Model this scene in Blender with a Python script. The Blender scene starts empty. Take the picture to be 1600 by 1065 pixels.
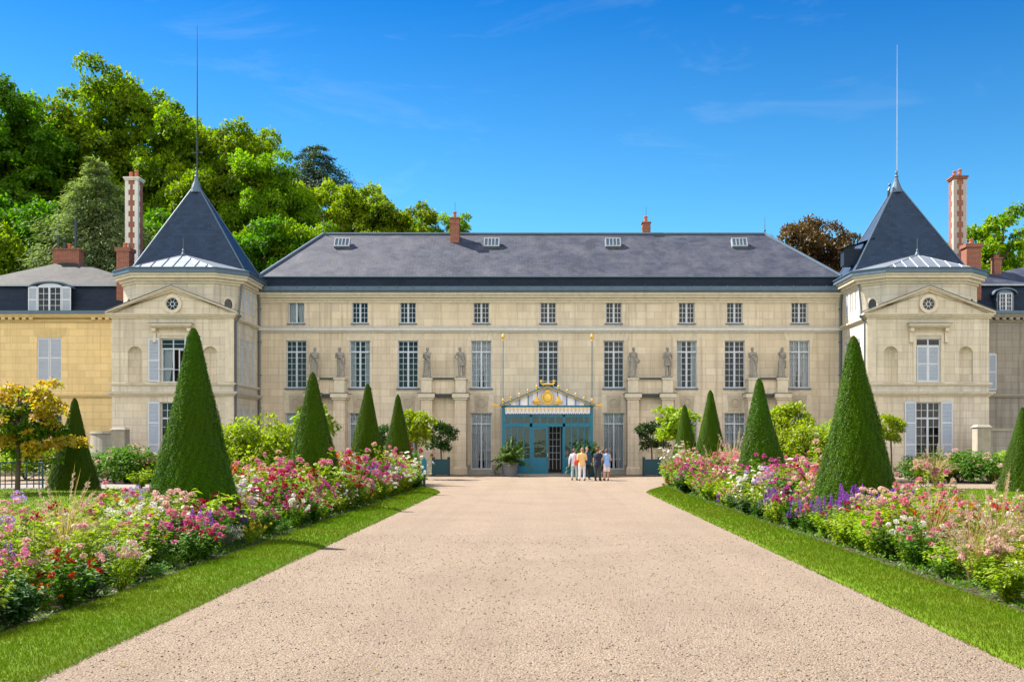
import bpy, bmesh, math, random
import numpy as np
from mathutils import Vector, Matrix, Euler

# ---------------------------------------------------------------- camera, sky, sun, exposure
S = bpy.context.scene
COL = S.collection
PI = math.pi
R = math.radians
CZ = 1.8                      # eye height
SUN_EL, SUN_ROT = R(48), R(-62)

cam = bpy.data.cameras.new('camera')
camo = bpy.data.objects.new('camera', cam)
COL.objects.link(camo)
camo.location = (0, 0, CZ)
camo.rotation_euler = (PI/2, 0, 0)
cam.sensor_width = 36; cam.lens = 36
cam.shift_x = -49/1600; cam.shift_y = 161.5/1600
cam.clip_start = 0.1; cam.clip_end = 3000
S.camera = camo

W = bpy.data.worlds.new('World'); S.world = W; W.use_nodes = True
def build_world():
    nt = W.node_tree; N = nt.nodes; L = nt.links
    bg = N['Background']; bg.inputs['Strength'].default_value = 0.12
    sky = N.new('ShaderNodeTexSky'); sky.sky_type = 'NISHITA'; sky.sun_disc = False
    sky.sun_elevation = SUN_EL; sky.sun_rotation = SUN_ROT
    sky.altitude = 800; sky.air_density = 1.0; sky.dust_density = 0.2; sky.ozone_density = 2.0
    tint = N.new('ShaderNodeMix'); tint.data_type = 'RGBA'; tint.blend_type = 'MULTIPLY'; tint.inputs[0].default_value = 1
    L.new(sky.outputs[0], tint.inputs[6])
    tc = N.new('ShaderNodeTexCoord'); sep = N.new('ShaderNodeSeparateXYZ'); L.new(tc.outputs['Generated'], sep.inputs[0])
    rz_ = N.new('ShaderNodeMapRange'); rz_.inputs[1].default_value = .08; rz_.inputs[2].default_value = .42; L.new(sep.outputs['Z'], rz_.inputs[0])
    tm = N.new('ShaderNodeMix'); tm.data_type = 'RGBA'; L.new(rz_.outputs[0], tm.inputs[0]); tm.inputs[6].default_value = SKY_LOW; tm.inputs[7].default_value = SKY_HIGH; L.new(tm.outputs[2], tint.inputs[7])
    # thin high wisps everywhere, unseen bright cumulus added behind the viewer to fill the shaded facade
    mp = N.new('ShaderNodeMapping'); mp.inputs['Scale'].default_value = (2.2, 2.2, 9); L.new(tc.outputs['Generated'], mp.inputs[0])
    mp.inputs['Rotation'].default_value = (0, R(16), 0)
    n1 = N.new('ShaderNodeTexNoise'); n1.inputs['Scale'].default_value = 2.2; n1.inputs['Detail'].default_value = 9; n1.inputs['Roughness'].default_value = .62
    n1.inputs['Distortion'].default_value = .6
    L.new(mp.outputs[0], n1.inputs['Vector'])
    r1 = N.new('ShaderNodeMapRange'); r1.inputs[1].default_value = .56; r1.inputs[2].default_value = .82; r1.inputs[3].default_value = 0; r1.inputs[4].default_value = .15
    L.new(n1.outputs['Fac'], r1.inputs[0])
    m1 = N.new('ShaderNodeMix'); m1.data_type = 'RGBA'; L.new(r1.outputs[0], m1.inputs[0]); L.new(tint.outputs[2], m1.inputs[6]); m1.inputs[7].default_value = (2.6, 3.0, 3.3, 1)
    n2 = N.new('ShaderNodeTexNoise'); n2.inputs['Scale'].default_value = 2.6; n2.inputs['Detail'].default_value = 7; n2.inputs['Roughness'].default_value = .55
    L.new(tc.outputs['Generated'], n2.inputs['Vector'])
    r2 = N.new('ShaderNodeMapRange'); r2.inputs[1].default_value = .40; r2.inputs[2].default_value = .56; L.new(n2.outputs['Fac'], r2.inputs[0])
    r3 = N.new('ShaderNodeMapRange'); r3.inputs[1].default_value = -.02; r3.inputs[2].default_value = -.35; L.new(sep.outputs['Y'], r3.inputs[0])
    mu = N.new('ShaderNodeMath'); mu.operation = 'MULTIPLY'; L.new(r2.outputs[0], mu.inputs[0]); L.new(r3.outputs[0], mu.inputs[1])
    m2 = N.new('ShaderNodeMix'); m2.data_type = 'RGBA'; L.new(mu.outputs[0], m2.inputs[0]); L.new(m1.outputs[2], m2.inputs[6]); m2.inputs[7].default_value = FILL_CLOUD
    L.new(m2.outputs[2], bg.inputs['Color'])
SKY_LOW, SKY_HIGH = (.32, .64, .64, 1), (.012, .265, .51, 1)
FILL_CLOUD = (7.3, 6.8, 6.2, 1)
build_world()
sl = bpy.data.lights.new('sun', 'SUN'); sl.energy = 5.0; sl.angle = R(.53); sl.color = (1, .93, .82)
so = bpy.data.objects.new('sun', sl); COL.objects.link(so)
sdir = Vector((math.sin(SUN_ROT)*math.cos(SUN_EL), math.cos(SUN_ROT)*math.cos(SUN_EL), math.sin(SUN_EL)))
so.rotation_euler = sdir.to_track_quat('Z', 'Y').to_euler(); so.location = sdir*150
vs = S.view_settings; vs.view_transform = 'Standard'; vs.look = 'None'; vs.gamma = 1; vs.exposure = 1.45
S.cycles.max_bounces = 8; S.cycles.diffuse_bounces = 4; S.cycles.transparent_max_bounces = 12
S.cycles.caustics_reflective = False; S.cycles.caustics_refractive = False

def X(px, D): return (px-849)*D/1600      # photo column at depth D -> metres
def Z(py, D): return CZ+(694-py)*D/1600

# ---------------------------------------------------------------- mesh helpers
class MB:
    def __init__(s): s.v = []; s.f = []; s.m = []; s.M = None
    def add(s, vs, fs, mi=0):
        b = len(s.v)
        if s.M is not None: vs = [tuple(s.M @ Vector(v)) for v in vs]
        s.v.extend(vs)
        for f in fs: s.f.append([i+b for i in f]); s.m.append(mi)
    def quad(s, a, b, c, d, mi=0): s.add([a, b, c, d], [(0, 1, 2, 3)], mi)
    def box(s, x0, x1, y0, y1, z0, z1, mi=0):
        s.add([(x0, y0, z0), (x1, y0, z0), (x1, y1, z0), (x0, y1, z0), (x0, y0, z1), (x1, y0, z1), (x1, y1, z1), (x0, y1, z1)],
              [(0, 3, 2, 1), (4, 5, 6, 7), (0, 1, 5, 4), (1, 2, 6, 5), (2, 3, 7, 6), (3, 0, 4, 7)], mi)
    def taper(s, x0, x1, y0, y1, z0, z1, d, mi=0):   # box whose top is inset by d
        s.add([(x0, y0, z0), (x1, y0, z0), (x1, y1, z0), (x0, y1, z0), (x0+d, y0+d, z1), (x1-d, y0+d, z1), (x1-d, y1-d, z1), (x0+d, y1-d, z1)],
              [(0, 3, 2, 1), (4, 5, 6, 7), (0, 1, 5, 4), (1, 2, 6, 5), (2, 3, 7, 6), (3, 0, 4, 7)], mi)
    def prism_y(s, poly, y0, y1, mi=0):              # (x,z) outline, counter-clockwise seen from -Y
        n = len(poly)
        s.add([(x, y0, z) for x, z in poly]+[(x, y1, z) for x, z in poly],
              [tuple(range(n)), tuple(range(2*n-1, n-1, -1))]+[(i, i+n, (i+1) % n+n, (i+1) % n) for i in range(n)], mi)
    def loft(s, rings, cap=True, mi=0):
        n = len(rings[0]); vs = [p for r in rings for p in r]; fs = []
        for k in range(len(rings)-1):
            for i in range(n): fs.append((k*n+i, k*n+(i+1) % n, (k+1)*n+(i+1) % n, (k+1)*n+i))
        if cap: fs.append(tuple(range(n-1, -1, -1))); fs.append(tuple(range((len(rings)-1)*n, len(rings)*n)))
        s.add(vs, fs, mi)
    def tube(s, pts, rad, n=8, mi=0, flat=1.0):
        P = [Vector(p) for p in pts]; rings = []
        if not hasattr(rad, '__len__'): rad = [rad]*len(P)
        ref = None
        for i, p in enumerate(P):
            d = (P[min(i+1, len(P)-1)]-P[max(i-1, 0)]).normalized()
            if ref is None:
                ref = Vector((1, 0, 0)) if abs(d.x) < .8 else Vector((0, 1, 0))
            a = (ref-d*ref.dot(d)).normalized(); b = d.cross(a); ref = a
            rings.append([tuple(p+a*(rad[i]*math.cos(2*PI*k/n))+b*(rad[i]*flat*math.sin(2*PI*k/n))) for k in range(n)])
        s.loft(rings, True, mi)
    def lathe(s, prof, c=(0, 0, 0), n=16, mi=0):
        s.loft([[(c[0]+r*math.cos(2*PI*k/n), c[1]+r*math.sin(2*PI*k/n), c[2]+z) for k in range(n)] for r, z in prof], True, mi)
    def ball(s, c, r, n=10, mi=0, sz=(1, 1, 1)):
        m = max(5, n//2+1)
        s.loft([[(c[0]+sz[0]*r*math.sin(PI*(j+.02)/(m-.96))*math.cos(2*PI*k/n), c[1]+sz[1]*r*math.sin(PI*(j+.02)/(m-.96))*math.sin(2*PI*k/n),
                  c[2]-sz[2]*r*math.cos(PI*(j+.02)/(m-.96))) for k in range(n)] for j in range(m)], True, mi)
    def ring_y(s, cx, cz, r0, r1, y0, y1, n=28, mi=0, sz=1.0):   # flat ring in the XZ plane, front at y0
        vs = []; fs = []
        for k in range(n):
            a = 2*PI*k/n; c_, s_ = math.cos(a), math.sin(a)
            vs += [(cx+r0*c_, y1, cz+r0*sz*s_), (cx+r0*c_, y0, cz+r0*sz*s_), (cx+r1*c_, y0, cz+r1*sz*s_), (cx+r1*c_, y1, cz+r1*sz*s_)]
        for k in range(n):
            a = 4*k; b = 4*((k+1) % n)
            for j in range(3): fs.append((a+j, a+j+1, b+j+1, b+j))
        s.add(vs, fs, mi)
    def mesh(s, name, mats, smooth=False):
        me = bpy.data.meshes.new(name); me.from_pydata(s.v, [], s.f)
        for m in (mats if isinstance(mats, (list, tuple)) else [mats]): me.materials.append(m)
        me.polygons.foreach_set('material_index', s.m)
        if smooth: me.polygons.foreach_set('use_smooth', [True]*len(s.f))
        me.update(); return me
    def build(s, name, mats, parent=None, smooth=False, loc=None):
        return obj(name, s.mesh(name, mats, smooth), parent, loc)

def obj(name, me, parent=None, loc=None, rz=0):
    o = bpy.data.objects.new(name, me); COL.objects.link(o)
    if parent is not None: o.parent = parent
    if loc is not None: o.location = loc
    if rz: o.rotation_euler = (0, 0, rz)
    return o
def tag(o, label, cat, group=None, kind=None):
    if label: o['label'] = label
    if cat: o['category'] = cat
    if group: o['group'] = group
    if kind: o['kind'] = kind
    return o
def thing(name, label, cat, loc=(0, 0, 0), rz=0, group=None):
    o = obj(name, None, None, loc, rz); o.empty_display_size = .3
    return tag(o, label, cat, group)
def structure(o, kind='structure'): o['kind'] = kind; return o
def copy_tree(o, parent=None, top=True):
    c = o.copy(); COL.objects.link(c)
    if not top: c.parent = parent
    elif parent is not None: c.parent = parent
    for ch in [k for k in o.children]: copy_tree(ch, c, False)
    return c
def frame_rot(loc, rz): return Matrix.Translation(loc) @ Matrix.Rotation(rz, 4, 'Z')

def fast_mesh(name, V, F, mats, midx=None, smooth=False):
    """V (n,3) array, F (m,k) int array with k constant"""
    me = bpy.data.meshes.new(name); V = np.asarray(V, np.float32); F = np.asarray(F, np.int32)
    me.vertices.add(len(V)); me.vertices.foreach_set('co', V.ravel())
    k = F.shape[1]; me.loops.add(F.size); me.loops.foreach_set('vertex_index', F.ravel())
    me.polygons.add(len(F)); me.polygons.foreach_set('loop_start', np.arange(0, F.size, k, dtype=np.int32))
    for m in (mats if isinstance(mats, (list, tuple)) else [mats]): me.materials.append(m)
    if midx is not None: me.polygons.foreach_set('material_index', np.asarray(midx, np.int32))
    if smooth: me.polygons.foreach_set('use_smooth', np.ones(len(F), bool))
    me.update(calc_edges=True); return me

def unit(a): return a/np.maximum(np.linalg.norm(a, axis=-1, keepdims=True), 1e-9)
class Leaves:
    """many small leaf faces, each a loose island; folded = two-sided blade of 4 triangles, else one rhombus"""
    def __init__(s): s.V = []; s.F = []; s.m = []; s.n = 0
    def add(s, P, D, N, Ln, Wd, mi=0, folded=False, droop=0.0):
        P = np.asarray(P, float); n = len(P)
        if n == 0: return
        D = unit(np.asarray(D, float)); Sd = unit(np.cross(D, np.asarray(N, float)+1e-4)); N = np.cross(Sd, D)
        Ln = np.broadcast_to(np.asarray(Ln, float), (n,))[:, None]; Wd = np.broadcast_to(np.asarray(Wd, float), (n,))[:, None]
        mid = P+D*Ln*.45
        tip = P+D*Ln-N*Ln*droop
        lift = N*Wd*(.18 if folded else 0)
        if folded:
            V = np.stack([P, mid+Sd*Wd/2+lift, mid, mid-Sd*Wd/2+lift, tip], 1).reshape(-1, 3)
            b = (np.arange(n)*5)[:, None]+s.n
            F = np.concatenate([b+np.array([[0, 2, 1]]), b+np.array([[0, 3, 2]]), b+np.array([[1, 2, 4]]), b+np.array([[2, 3, 4]])], 1).reshape(-1, 3)
            s.n += 5*n
        else:
            V = np.stack([P, mid+Sd*Wd/2, tip, mid-Sd*Wd/2], 1).reshape(-1, 3)
            b = (np.arange(n)*4)[:, None]+s.n
            F = np.concatenate([b+np.array([[0, 3, 1]]), b+np.array([[1, 3, 2]])], 1).reshape(-1, 3)
            s.n += 4*n
        s.V.append(V); s.F.append(F); s.m.append(np.full(len(F), mi))
    def tri_tube(s, pts, r0, r1, mi=0):
        P = np.asarray(pts, float); n = len(P); rr = np.linspace(r0, r1, n)
        d = unit(np.gradient(P, axis=0)); a = unit(np.cross(d, np.array([.31, .17, .93])+d[:, ::-1]*.1)); b = np.cross(d, a)
        V = np.stack([P+rr[:, None]*(a*math.cos(t)+b*math.sin(t)) for t in (0, 2.094, 4.189)], 1).reshape(-1, 3)
        F = []
        for i in range(n-1):
            for k in range(3):
                p, q = i*3+k, i*3+(k+1) % 3
                F += [(p, q, q+3), (p, q+3, p+3)]
        s.V.append(V); s.F.append(np.array(F)+s.n); s.m.append(np.full(len(F), mi)); s.n += len(V)
    def mesh(s, name, mats): return fast_mesh(name, np.concatenate(s.V), np.concatenate(s.F), mats, np.concatenate(s.m))

# ---------------------------------------------------------------- materials
class NT:
    def __init__(s, name):
        s.mat = bpy.data.materials.new(name); s.mat.use_nodes = True; s.t = s.mat.node_tree; s.t.nodes.clear()
        s.out = s.n('ShaderNodeOutputMaterial')
    def n(s, kind, **kw):
        o = s.t.nodes.new(kind)
        for k, v in kw.items(): setattr(o, k, v)
        return o
    def l(s, a, b): s.t.links.new(a, b)
    def sock(s, v, inp):
        if hasattr(v, 'is_output'): s.l(v, inp)
        else: inp.default_value = v
    def math(s, op, a, b=0.0, clamp=False):
        o = s.n('ShaderNodeMath', operation=op, use_clamp=clamp); s.sock(a, o.inputs[0]); s.sock(b, o.inputs[1]); return o.outputs[0]
    def mix(s, f, a, b, mode='MIX'):
        o = s.n('ShaderNodeMix', data_type='RGBA', blend_type=mode); s.sock(f, o.inputs[0])
        s.sock(a if hasattr(a, 'is_output') else (*a, 1)[:4], o.inputs[6]); s.sock(b if hasattr(b, 'is_output') else (*b, 1)[:4], o.inputs[7]); return o.outputs[2]
    def noise(s, vec, scale, detail=4, rough=.55, dist=0):
        o = s.n('ShaderNodeTexNoise'); o.inputs['Scale'].default_value = scale; o.inputs['Detail'].default_value = detail
        o.inputs['Roughness'].default_value = rough; o.inputs['Distortion'].default_value = dist
        if vec is not None: s.l(vec, o.inputs['Vector'])
        return o.outputs['Fac']
    def mapr(s, v, a, b, c=0.0, d=1.0):
        o = s.n('ShaderNodeMapRange'); s.sock(v, o.inputs[0])
        for i, q in enumerate((a, b, c, d)): o.inputs[i+1].default_value = q
        return o.outputs[0]
    def scale(s, vec, sc, loc=(0, 0, 0)):
        o = s.n('ShaderNodeMapping'); o.inputs['Scale'].default_value = sc; o.inputs['Location'].default_value = loc; s.l(vec, o.inputs[0]); return o.outputs[0]
    def geo(s): return s.n('ShaderNodeNewGeometry')
    def objc(s): return s.n('ShaderNodeTexCoord').outputs['Object']
    def island(s): return s.geo().outputs['Random Per Island']
    def objrand(s): return s.n('ShaderNodeObjectInfo').outputs['Random']
    def bump(s, h, strength, dist=.02):
        o = s.n('ShaderNodeBump'); o.inputs['Strength'].default_value = strength; o.inputs['Distance'].default_value = dist; s.l(h, o.inputs['Height']); return o.outputs[0]
    def principled(s, col, rough=.7, metal=0, normal=None, spec=.5, **kw):
        p = s.n('ShaderNodeBsdfPrincipled'); s.sock(col if hasattr(col, 'is_output') else (*col, 1)[:4], p.inputs['Base Color'])
        s.sock(rough, p.inputs['Roughness']); p.inputs['Metallic'].default_value = metal; p.inputs['Specular IOR Level'].default_value = spec
        if normal is not None: s.l(normal, p.inputs['Normal'])
        s.l(p.outputs[0], s.out.inputs[0]); return p
    def wallvec(s):
        """horizontal run along the wall (x or y by the face's direction), height; in metres of the world"""
        g = s.geo(); sp = s.n('ShaderNodeSeparateXYZ'); s.l(g.outputs['Position'], sp.inputs[0])
        sn = s.n('ShaderNodeSeparateXYZ'); s.l(g.outputs['True Normal'], sn.inputs[0])
        sel = s.math('GREATER_THAN', s.math('ABSOLUTE', sn.outputs[0]), s.math('ABSOLUTE', sn.outputs[1]))
        u = s.math('ADD', s.math('MULTIPLY', sel, sp.outputs[1]), s.math('MULTIPLY', s.math('SUBTRACT', 1.0, sel), sp.outputs[0]))
        c = s.n('ShaderNodeCombineXYZ'); s.l(u, c.inputs[0]); s.l(sp.outputs[2], c.inputs[1]); s.l(s.math('MULTIPLY', sel, 3.7), c.inputs[2])
        return c.outputs[0], sp.outputs[2], g.outputs['Position']

def brick(t, vec, bw, bh, mortar, c1, c2, cm, bias=0.0, smooth=.3):
    b = t.n('ShaderNodeTexBrick'); t.l(vec, b.inputs['Vector']); b.inputs['Scale'].default_value = 1
    b.inputs['Brick Width'].default_value = bw; b.inputs['Row Height'].default_value = bh; b.inputs['Mortar Size'].default_value = mortar
    b.inputs['Mortar Smooth'].default_value = smooth; b.inputs['Bias'].default_value = bias
    b.inputs['Color1'].default_value = (*c1, 1); b.inputs['Color2'].default_value = (*c2, 1); b.inputs['Mortar'].default_value = (*cm, 1)
    return b
def ashlar(name, c, dark=.86, warm=(1, 1, 1), bw=1.04, bh=.43, stain=.62):
    t = NT(name); v, z, pos = t.wallvec()
    c1 = tuple(a*1.06*w for a, w in zip(c, warm)); c2 = tuple(a*dark for a in c); cm = tuple(a*.66 for a in c)
    b = brick(t, v, bw, bh, .014, c1, c2, cm)
    st = t.noise(t.scale(pos, (1.3, 1.3, .22)), 1.0, 6, .6)
    big = t.noise(pos, .35, 4, .6)
    fine = t.noise(pos, 9, 5, .65)
    k = t.math('MULTIPLY', t.mapr(st, .45, .75), stain)
    col = t.mix(k, b.outputs[0], tuple(a*f for a, f in zip(c, (.62, .58, .55))))
    col = t.mix(t.mapr(big, .42, .7, 0, .35), col, tuple(a*f for a, f in zip(c, (1.08, 1.02, .88))))
    col = t.mix(t.mapr(fine, .5, .8, 0, .35), col, tuple(a*.72 for a in c))
    streak = t.noise(t.scale(pos, (4.5, 4.5, .16)), 1.0, 5, .65)
    col = t.mix(t.math('MULTIPLY', t.mapr(streak, .52, .70), stain*1.05), col, tuple(a*f for a, f in zip(c, (.52, .49, .46))))
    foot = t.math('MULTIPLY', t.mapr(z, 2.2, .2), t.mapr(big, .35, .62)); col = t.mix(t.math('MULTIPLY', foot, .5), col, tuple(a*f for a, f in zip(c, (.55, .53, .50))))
    h = t.math('SUBTRACT', t.math('MULTIPLY', fine, .25), b.outputs['Fac'])
    t.principled(col, .85, normal=t.bump(h, .5, .012), spec=.25); return t.mat
def plain(name, c, rough=.7, var=.25, scale=6, metal=0, spec=.4, bump=.15):
    t = NT(name); g = t.geo().outputs['Position']; n = t.noise(g, scale, 5, .6); s_ = t.noise(t.scale(g, (2.5, 2.5, .4)), 1.3, 4)
    col = t.mix(t.mapr(n, .35, .75, 0, var), c, tuple(a*.6 for a in c)); col = t.mix(t.mapr(s_, .5, .75, 0, var*1.2), col, tuple(a*.68 for a in c))
    t.principled(col, rough, metal, t.bump(n, bump, .01) if bump else None, spec); return t.mat
def slate(name, c, patch, rough=.5, spec=.5):
    t = NT(name); v, z, pos = t.wallvec(); v2 = t.scale(v, (1, 1.35, 1))
    b = brick(t, v2, .42, .25, .012, tuple(a*1.25 for a in c), tuple(a*.76 for a in c), tuple(a*.5 for a in c))
    n = t.noise(pos, .8, 7, .65, .4); m = t.noise(t.scale(pos, (1.6, .5, .5)), 1.2, 6, .65); f = t.noise(pos, 14, 3)
    col = t.mix(t.mapr(n, .42, .72, 0, .75), b.outputs[0], patch); col = t.mix(t.mapr(m, .5, .75, 0, .55), col, tuple(a*.62 for a in c))
    col = t.mix(t.mapr(f, .6, .8, 0, .4), col, tuple(a*1.5 for a in patch))
    t.principled(col, rough, normal=t.bump(t.math('SUBTRACT', t.math('MULTIPLY', n, .4), b.outputs['Fac']), .5, .01), spec=spec); return t.mat
def brickwork(name, c1=(.26, .052, .030), c2=(.18, .038, .024)):
    t = NT(name); v, z, pos = t.wallvec(); b = brick(t, v, .22, .075, .012, c1, c2, (.36, .25, .19)); n = t.noise(pos, 5, 5)
    t.principled(t.mix(t.mapr(n, .5, .8, 0, .6), b.outputs[0], (.10, .045, .035)), .85, normal=t.bump(b.outputs['Fac'], -.4, .01), spec=.2); return t.mat
def leaf(name, c, c2, trans=.4, gloss=.025, dark=None, rough=.6):
    """leaf tissue: reflects, glows through, slight sheen; every leaf a little different"""
    t = NT(name); r = t.island(); pos = t.geo().outputs['Position']; ob = t.objrand()
    col = t.mix(r, c, c2)
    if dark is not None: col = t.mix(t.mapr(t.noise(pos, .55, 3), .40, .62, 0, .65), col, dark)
    hv = t.n('ShaderNodeHueSaturation'); t.l(col, hv.inputs['Color']); t.l(t.mapr(ob, 0, 1, .485, .515), hv.inputs['Hue']); t.l(t.mapr(ob, 0, 1, .85, 1.15), hv.inputs['Value'])
    col = hv.outputs[0]
    d = t.n('ShaderNodeBsdfDiffuse'); t.l(col, d.inputs[0]); tr = t.n('ShaderNodeBsdfTranslucent')
    tcol = t.mix(1.0, col, (1.12, 1.30, .40), 'MULTIPLY'); t.l(tcol, tr.inputs[0])
    m = t.n('ShaderNodeMixShader'); m.inputs[0].default_value = trans; t.l(d.outputs[0], m.inputs[1]); t.l(tr.outputs[0], m.inputs[2])
    g = t.n('ShaderNodeBsdfGlossy'); g.inputs['Roughness'].default_value = rough; g.inputs[0].default_value = (1, 1, 1, 1)
    fr = t.n('ShaderNodeFresnel'); fr.inputs[0].default_value = 1.4
    m2 = t.n('ShaderNodeMixShader'); t.l(t.math('MULTIPLY', fr.outputs[0], gloss*1.2, True), m2.inputs[0]); t.l(m.outputs[0], m2.inputs[1]); t.l(g.outputs[0], m2.inputs[2])
    t.l(m2.outputs[0], t.out.inputs[0]); return t.mat
def petal(name, c, c2, trans=.35):
    t = NT(name); col = t.mix(t.island(), c, c2)
    hv = t.n('ShaderNodeHueSaturation'); t.l(col, hv.inputs['Color']); t.l(t.mapr(t.objrand(), 0, 1, .48, .52), hv.inputs['Hue'])
    d = t.n('ShaderNodeBsdfDiffuse'); t.l(hv.outputs[0], d.inputs[0]); tr = t.n('ShaderNodeBsdfTranslucent'); t.l(hv.outputs[0], tr.inputs[0])
    m = t.n('ShaderNodeMixShader'); m.inputs[0].default_value = trans; t.l(d.outputs[0], m.inputs[1]); t.l(tr.outputs[0], m.inputs[2]); t.l(m.outputs[0], t.out.inputs[0]); return t.mat
def glass_mat(name='window_glass', tint=(.84, .88, .91), base=.0):
    t = NT(name); tr = t.n('ShaderNodeBsdfTransparent'); tr.inputs[0].default_value = (*tint, 1); g = t.n('ShaderNodeBsdfGlossy'); g.inputs['Roughness'].default_value = .03
    pos = t.geo().outputs['Position']; t.l(t.bump(t.noise(pos, 1.6, 2), .10, .05), g.inputs['Normal'])
    fr = t.n('ShaderNodeFresnel'); fr.inputs[0].default_value = 1.5
    m = t.n('ShaderNodeMixShader'); t.l(t.math('ADD', t.math('MULTIPLY', fr.outputs[0], 1.0), base, True), m.inputs[0]); t.l(tr.outputs[0], m.inputs[1]); t.l(g.outputs[0], m.inputs[2]); t.l(m.outputs[0], t.out.inputs[0]); return t.mat

STONE = (.69, .592, .462)
M = dict(
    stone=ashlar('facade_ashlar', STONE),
    stone_pav=ashlar('pavilion_ashlar', (.645, .58, .48), bw=.98, bh=.41),
    stone_grey=ashlar('aged_grey_ashlar', (.32, .295, .26), stain=.8),
    stone_yellow=ashlar('ochre_ashlar', (.70, .545, .285), dark=.9, stain=.35, bw=.98, bh=.42),
    trim=plain('carved_limestone', (.68, .60, .48), .85, .45, 4, spec=.2),
    trim_grey=plain('weathered_ledge_stone', (.36, .325, .265), .85, .6, 3, spec=.2),
    trim_yellow=plain('ochre_trim_stone', (.60, .47, .24), .85, .4, 4, spec=.2),
    slate=slate('weathered_slate', (.040, .047, .074), (.105, .108, .132), .6, .25),
    relief=plain('carved_relief_stone', (.50, .435, .34), .85, .5, 5, spec=.2),
    slate_worn=slate('lichened_slate', (.034, .036, .043), (.070, .069, .070), .7, .15),
    slate_dark=slate('dark_slate', (.009, .019, .040), (.013, .025, .050), .5, .18),
    slate_spire=slate('spire_slate', (.017, .038, .080), (.024, .048, .095), .5, .25),
    zinc=plain('zinc_sheet', (.33, .37, .42), .38, .3, 2, .55, .5, .05),
    skyframe=plain('skylight_frame_paint', (.30, .34, .39), .5, .3, 4),
    flashing=plain('lead_flashing', (.42, .46, .52), .5, .35, 3, .1, .4, .05),
    zinc_dark=plain('aged_zinc', (.10, .15, .215), .5, .4, 2, .2, .4, .05),
    brick=brickwork('red_brick'),
    quoin=plain('pale_quoin_stone', (.66, .63, .60), .85, .3, 5),
    quoin_dark=plain('sooty_quoin_stone', (.42, .37, .34), .85, .5, 5),
    clay=plain('terracotta', (.42, .13, .07), .8, .4, 6),
    white=plain('white_joinery_paint', (.56, .61, .70), .5, .12, 3, bump=0),
    slat=plain('blue_grey_slat_paint', (.40, .46, .56), .55, .2, 3, bump=0),
    louvre=plain('grey_white_shutter_paint', (.60, .63, .69), .55, .2, 3, bump=0),
    teal=plain('blue_green_paint', (.005, .15, .25), .42, .3, 4, bump=0),
    teal_dark=plain('dark_teal_paint', (.005, .055, .075), .5, .3, 4, bump=0),
    gold=plain('gilding', (.78, .50, .10), .38, .25, 8, .6, .5, .1),
    iron=plain('dark_iron', (.05, .06, .07), .5, .2, 4, .5),
    lead=plain('grey_downpipe_paint', (.12, .14, .16), .5, .2, 4),
    statue=plain('weathered_statue_stone', (.33, .31, .28), .9, .75, 5, spec=.15),
    dark_room=plain('dark_room', (.035, .032, .03), .95, .2, 1, bump=0),
    canvas=plain('lavender_tent_canvas', (.56, .58, .74), .8, .12, 3, bump=0),
    canvas_white=plain('white_tent_canvas', (.82, .82, .84), .8, .1, 3, bump=0),
    glass=glass_mat(), glass_door=glass_mat('porch_glass', (.66, .72, .74), .03),
    bark=plain('bark', (.10, .075, .05), .95, .5, 8),
    soil=plain('bed_soil', (.055, .038, .026), .95, .6, 12, bump=.6),
    step=plain('step_stone', (.36, .34, .30), .85, .4, 4),
    grey_tub=plain('grey_lead_planter', (.15, .15, .17), .6, .3, 4),
)
def curtain_mat():
    t = NT('sheer_curtain'); d = t.n('ShaderNodeBsdfDiffuse'); d.inputs[0].default_value = (.78, .80, .84, 1); tr = t.n('ShaderNodeBsdfTranslucent'); tr.inputs[0].default_value = (.7, .72, .75, 1)
    m = t.n('ShaderNodeMixShader'); m.inputs[0].default_value = .25; t.l(d.outputs[0], m.inputs[1]); t.l(tr.outputs[0], m.inputs[2]); t.l(m.outputs[0], t.out.inputs[0]); return t.mat
M['curtain'] = curtain_mat()
def gravel_mat():
    t = NT('pale_gravel'); pos = t.geo().outputs['Position']
    vo = t.n('ShaderNodeTexVoronoi'); vo.inputs['Scale'].default_value = 46; vo.inputs['Randomness'].default_value = 1; t.l(pos, vo.inputs['Vector'])
    v2 = t.n('ShaderNodeTexVoronoi'); v2.inputs['Scale'].default_value = 40; t.l(pos, v2.inputs['Vector'])
    sepc = t.n('ShaderNodeSeparateColor'); t.l(vo.outputs['Color'], sepc.inputs[0])
    sep2 = t.n('ShaderNodeSeparateColor'); t.l(v2.outputs['Color'], sep2.inputs[0])
    n1 = t.noise(pos, 19, 6, .72, 1.2); n2 = t.noise(pos, .5, 5, .6); n3 = t.noise(t.scale(pos, (.9, .25, 1)), 1.1, 4)
    base = t.mix(sepc.outputs[0], (.39, .305, .228), (.285, .215, .158))
    base = t.mix(t.mapr(sepc.outputs[1], .80, .97, 0, .8), base, (.37, .32, .27))
    base = t.mix(t.mapr(sep2.outputs[0], .955, .975, 0, .7), base, (.05, .038, .03))
    base = t.mix(t.mapr(n1, .54, .70, 0, .5), base, (.15, .105, .075))
    base = t.mix(t.mapr(n1, .48, .30, 0, .4), base, (.34, .275, .215))
    base = t.mix(t.mapr(n2, .4, .72, 0, .32), base, (.19, .142, .108)); base = t.mix(t.mapr(n3, .45, .75, 0, .22), base, (.30, .245, .20))
    n4 = t.noise(t.scale(pos, (1.5, .035, 1)), 1.0, 3); base = t.mix(t.mapr(n4, .48, .66, 0, .28), base, (.235, .18, .135))
    h = t.math('ADD', t.math('MULTIPLY', vo.outputs['Distance'], -.9), t.math('MULTIPLY', n1, 1.6))
    t.principled(base, .92, normal=t.bump(h, 1.0, .03), spec=.15); return t.mat
M['gravel'] = gravel_mat()
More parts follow.
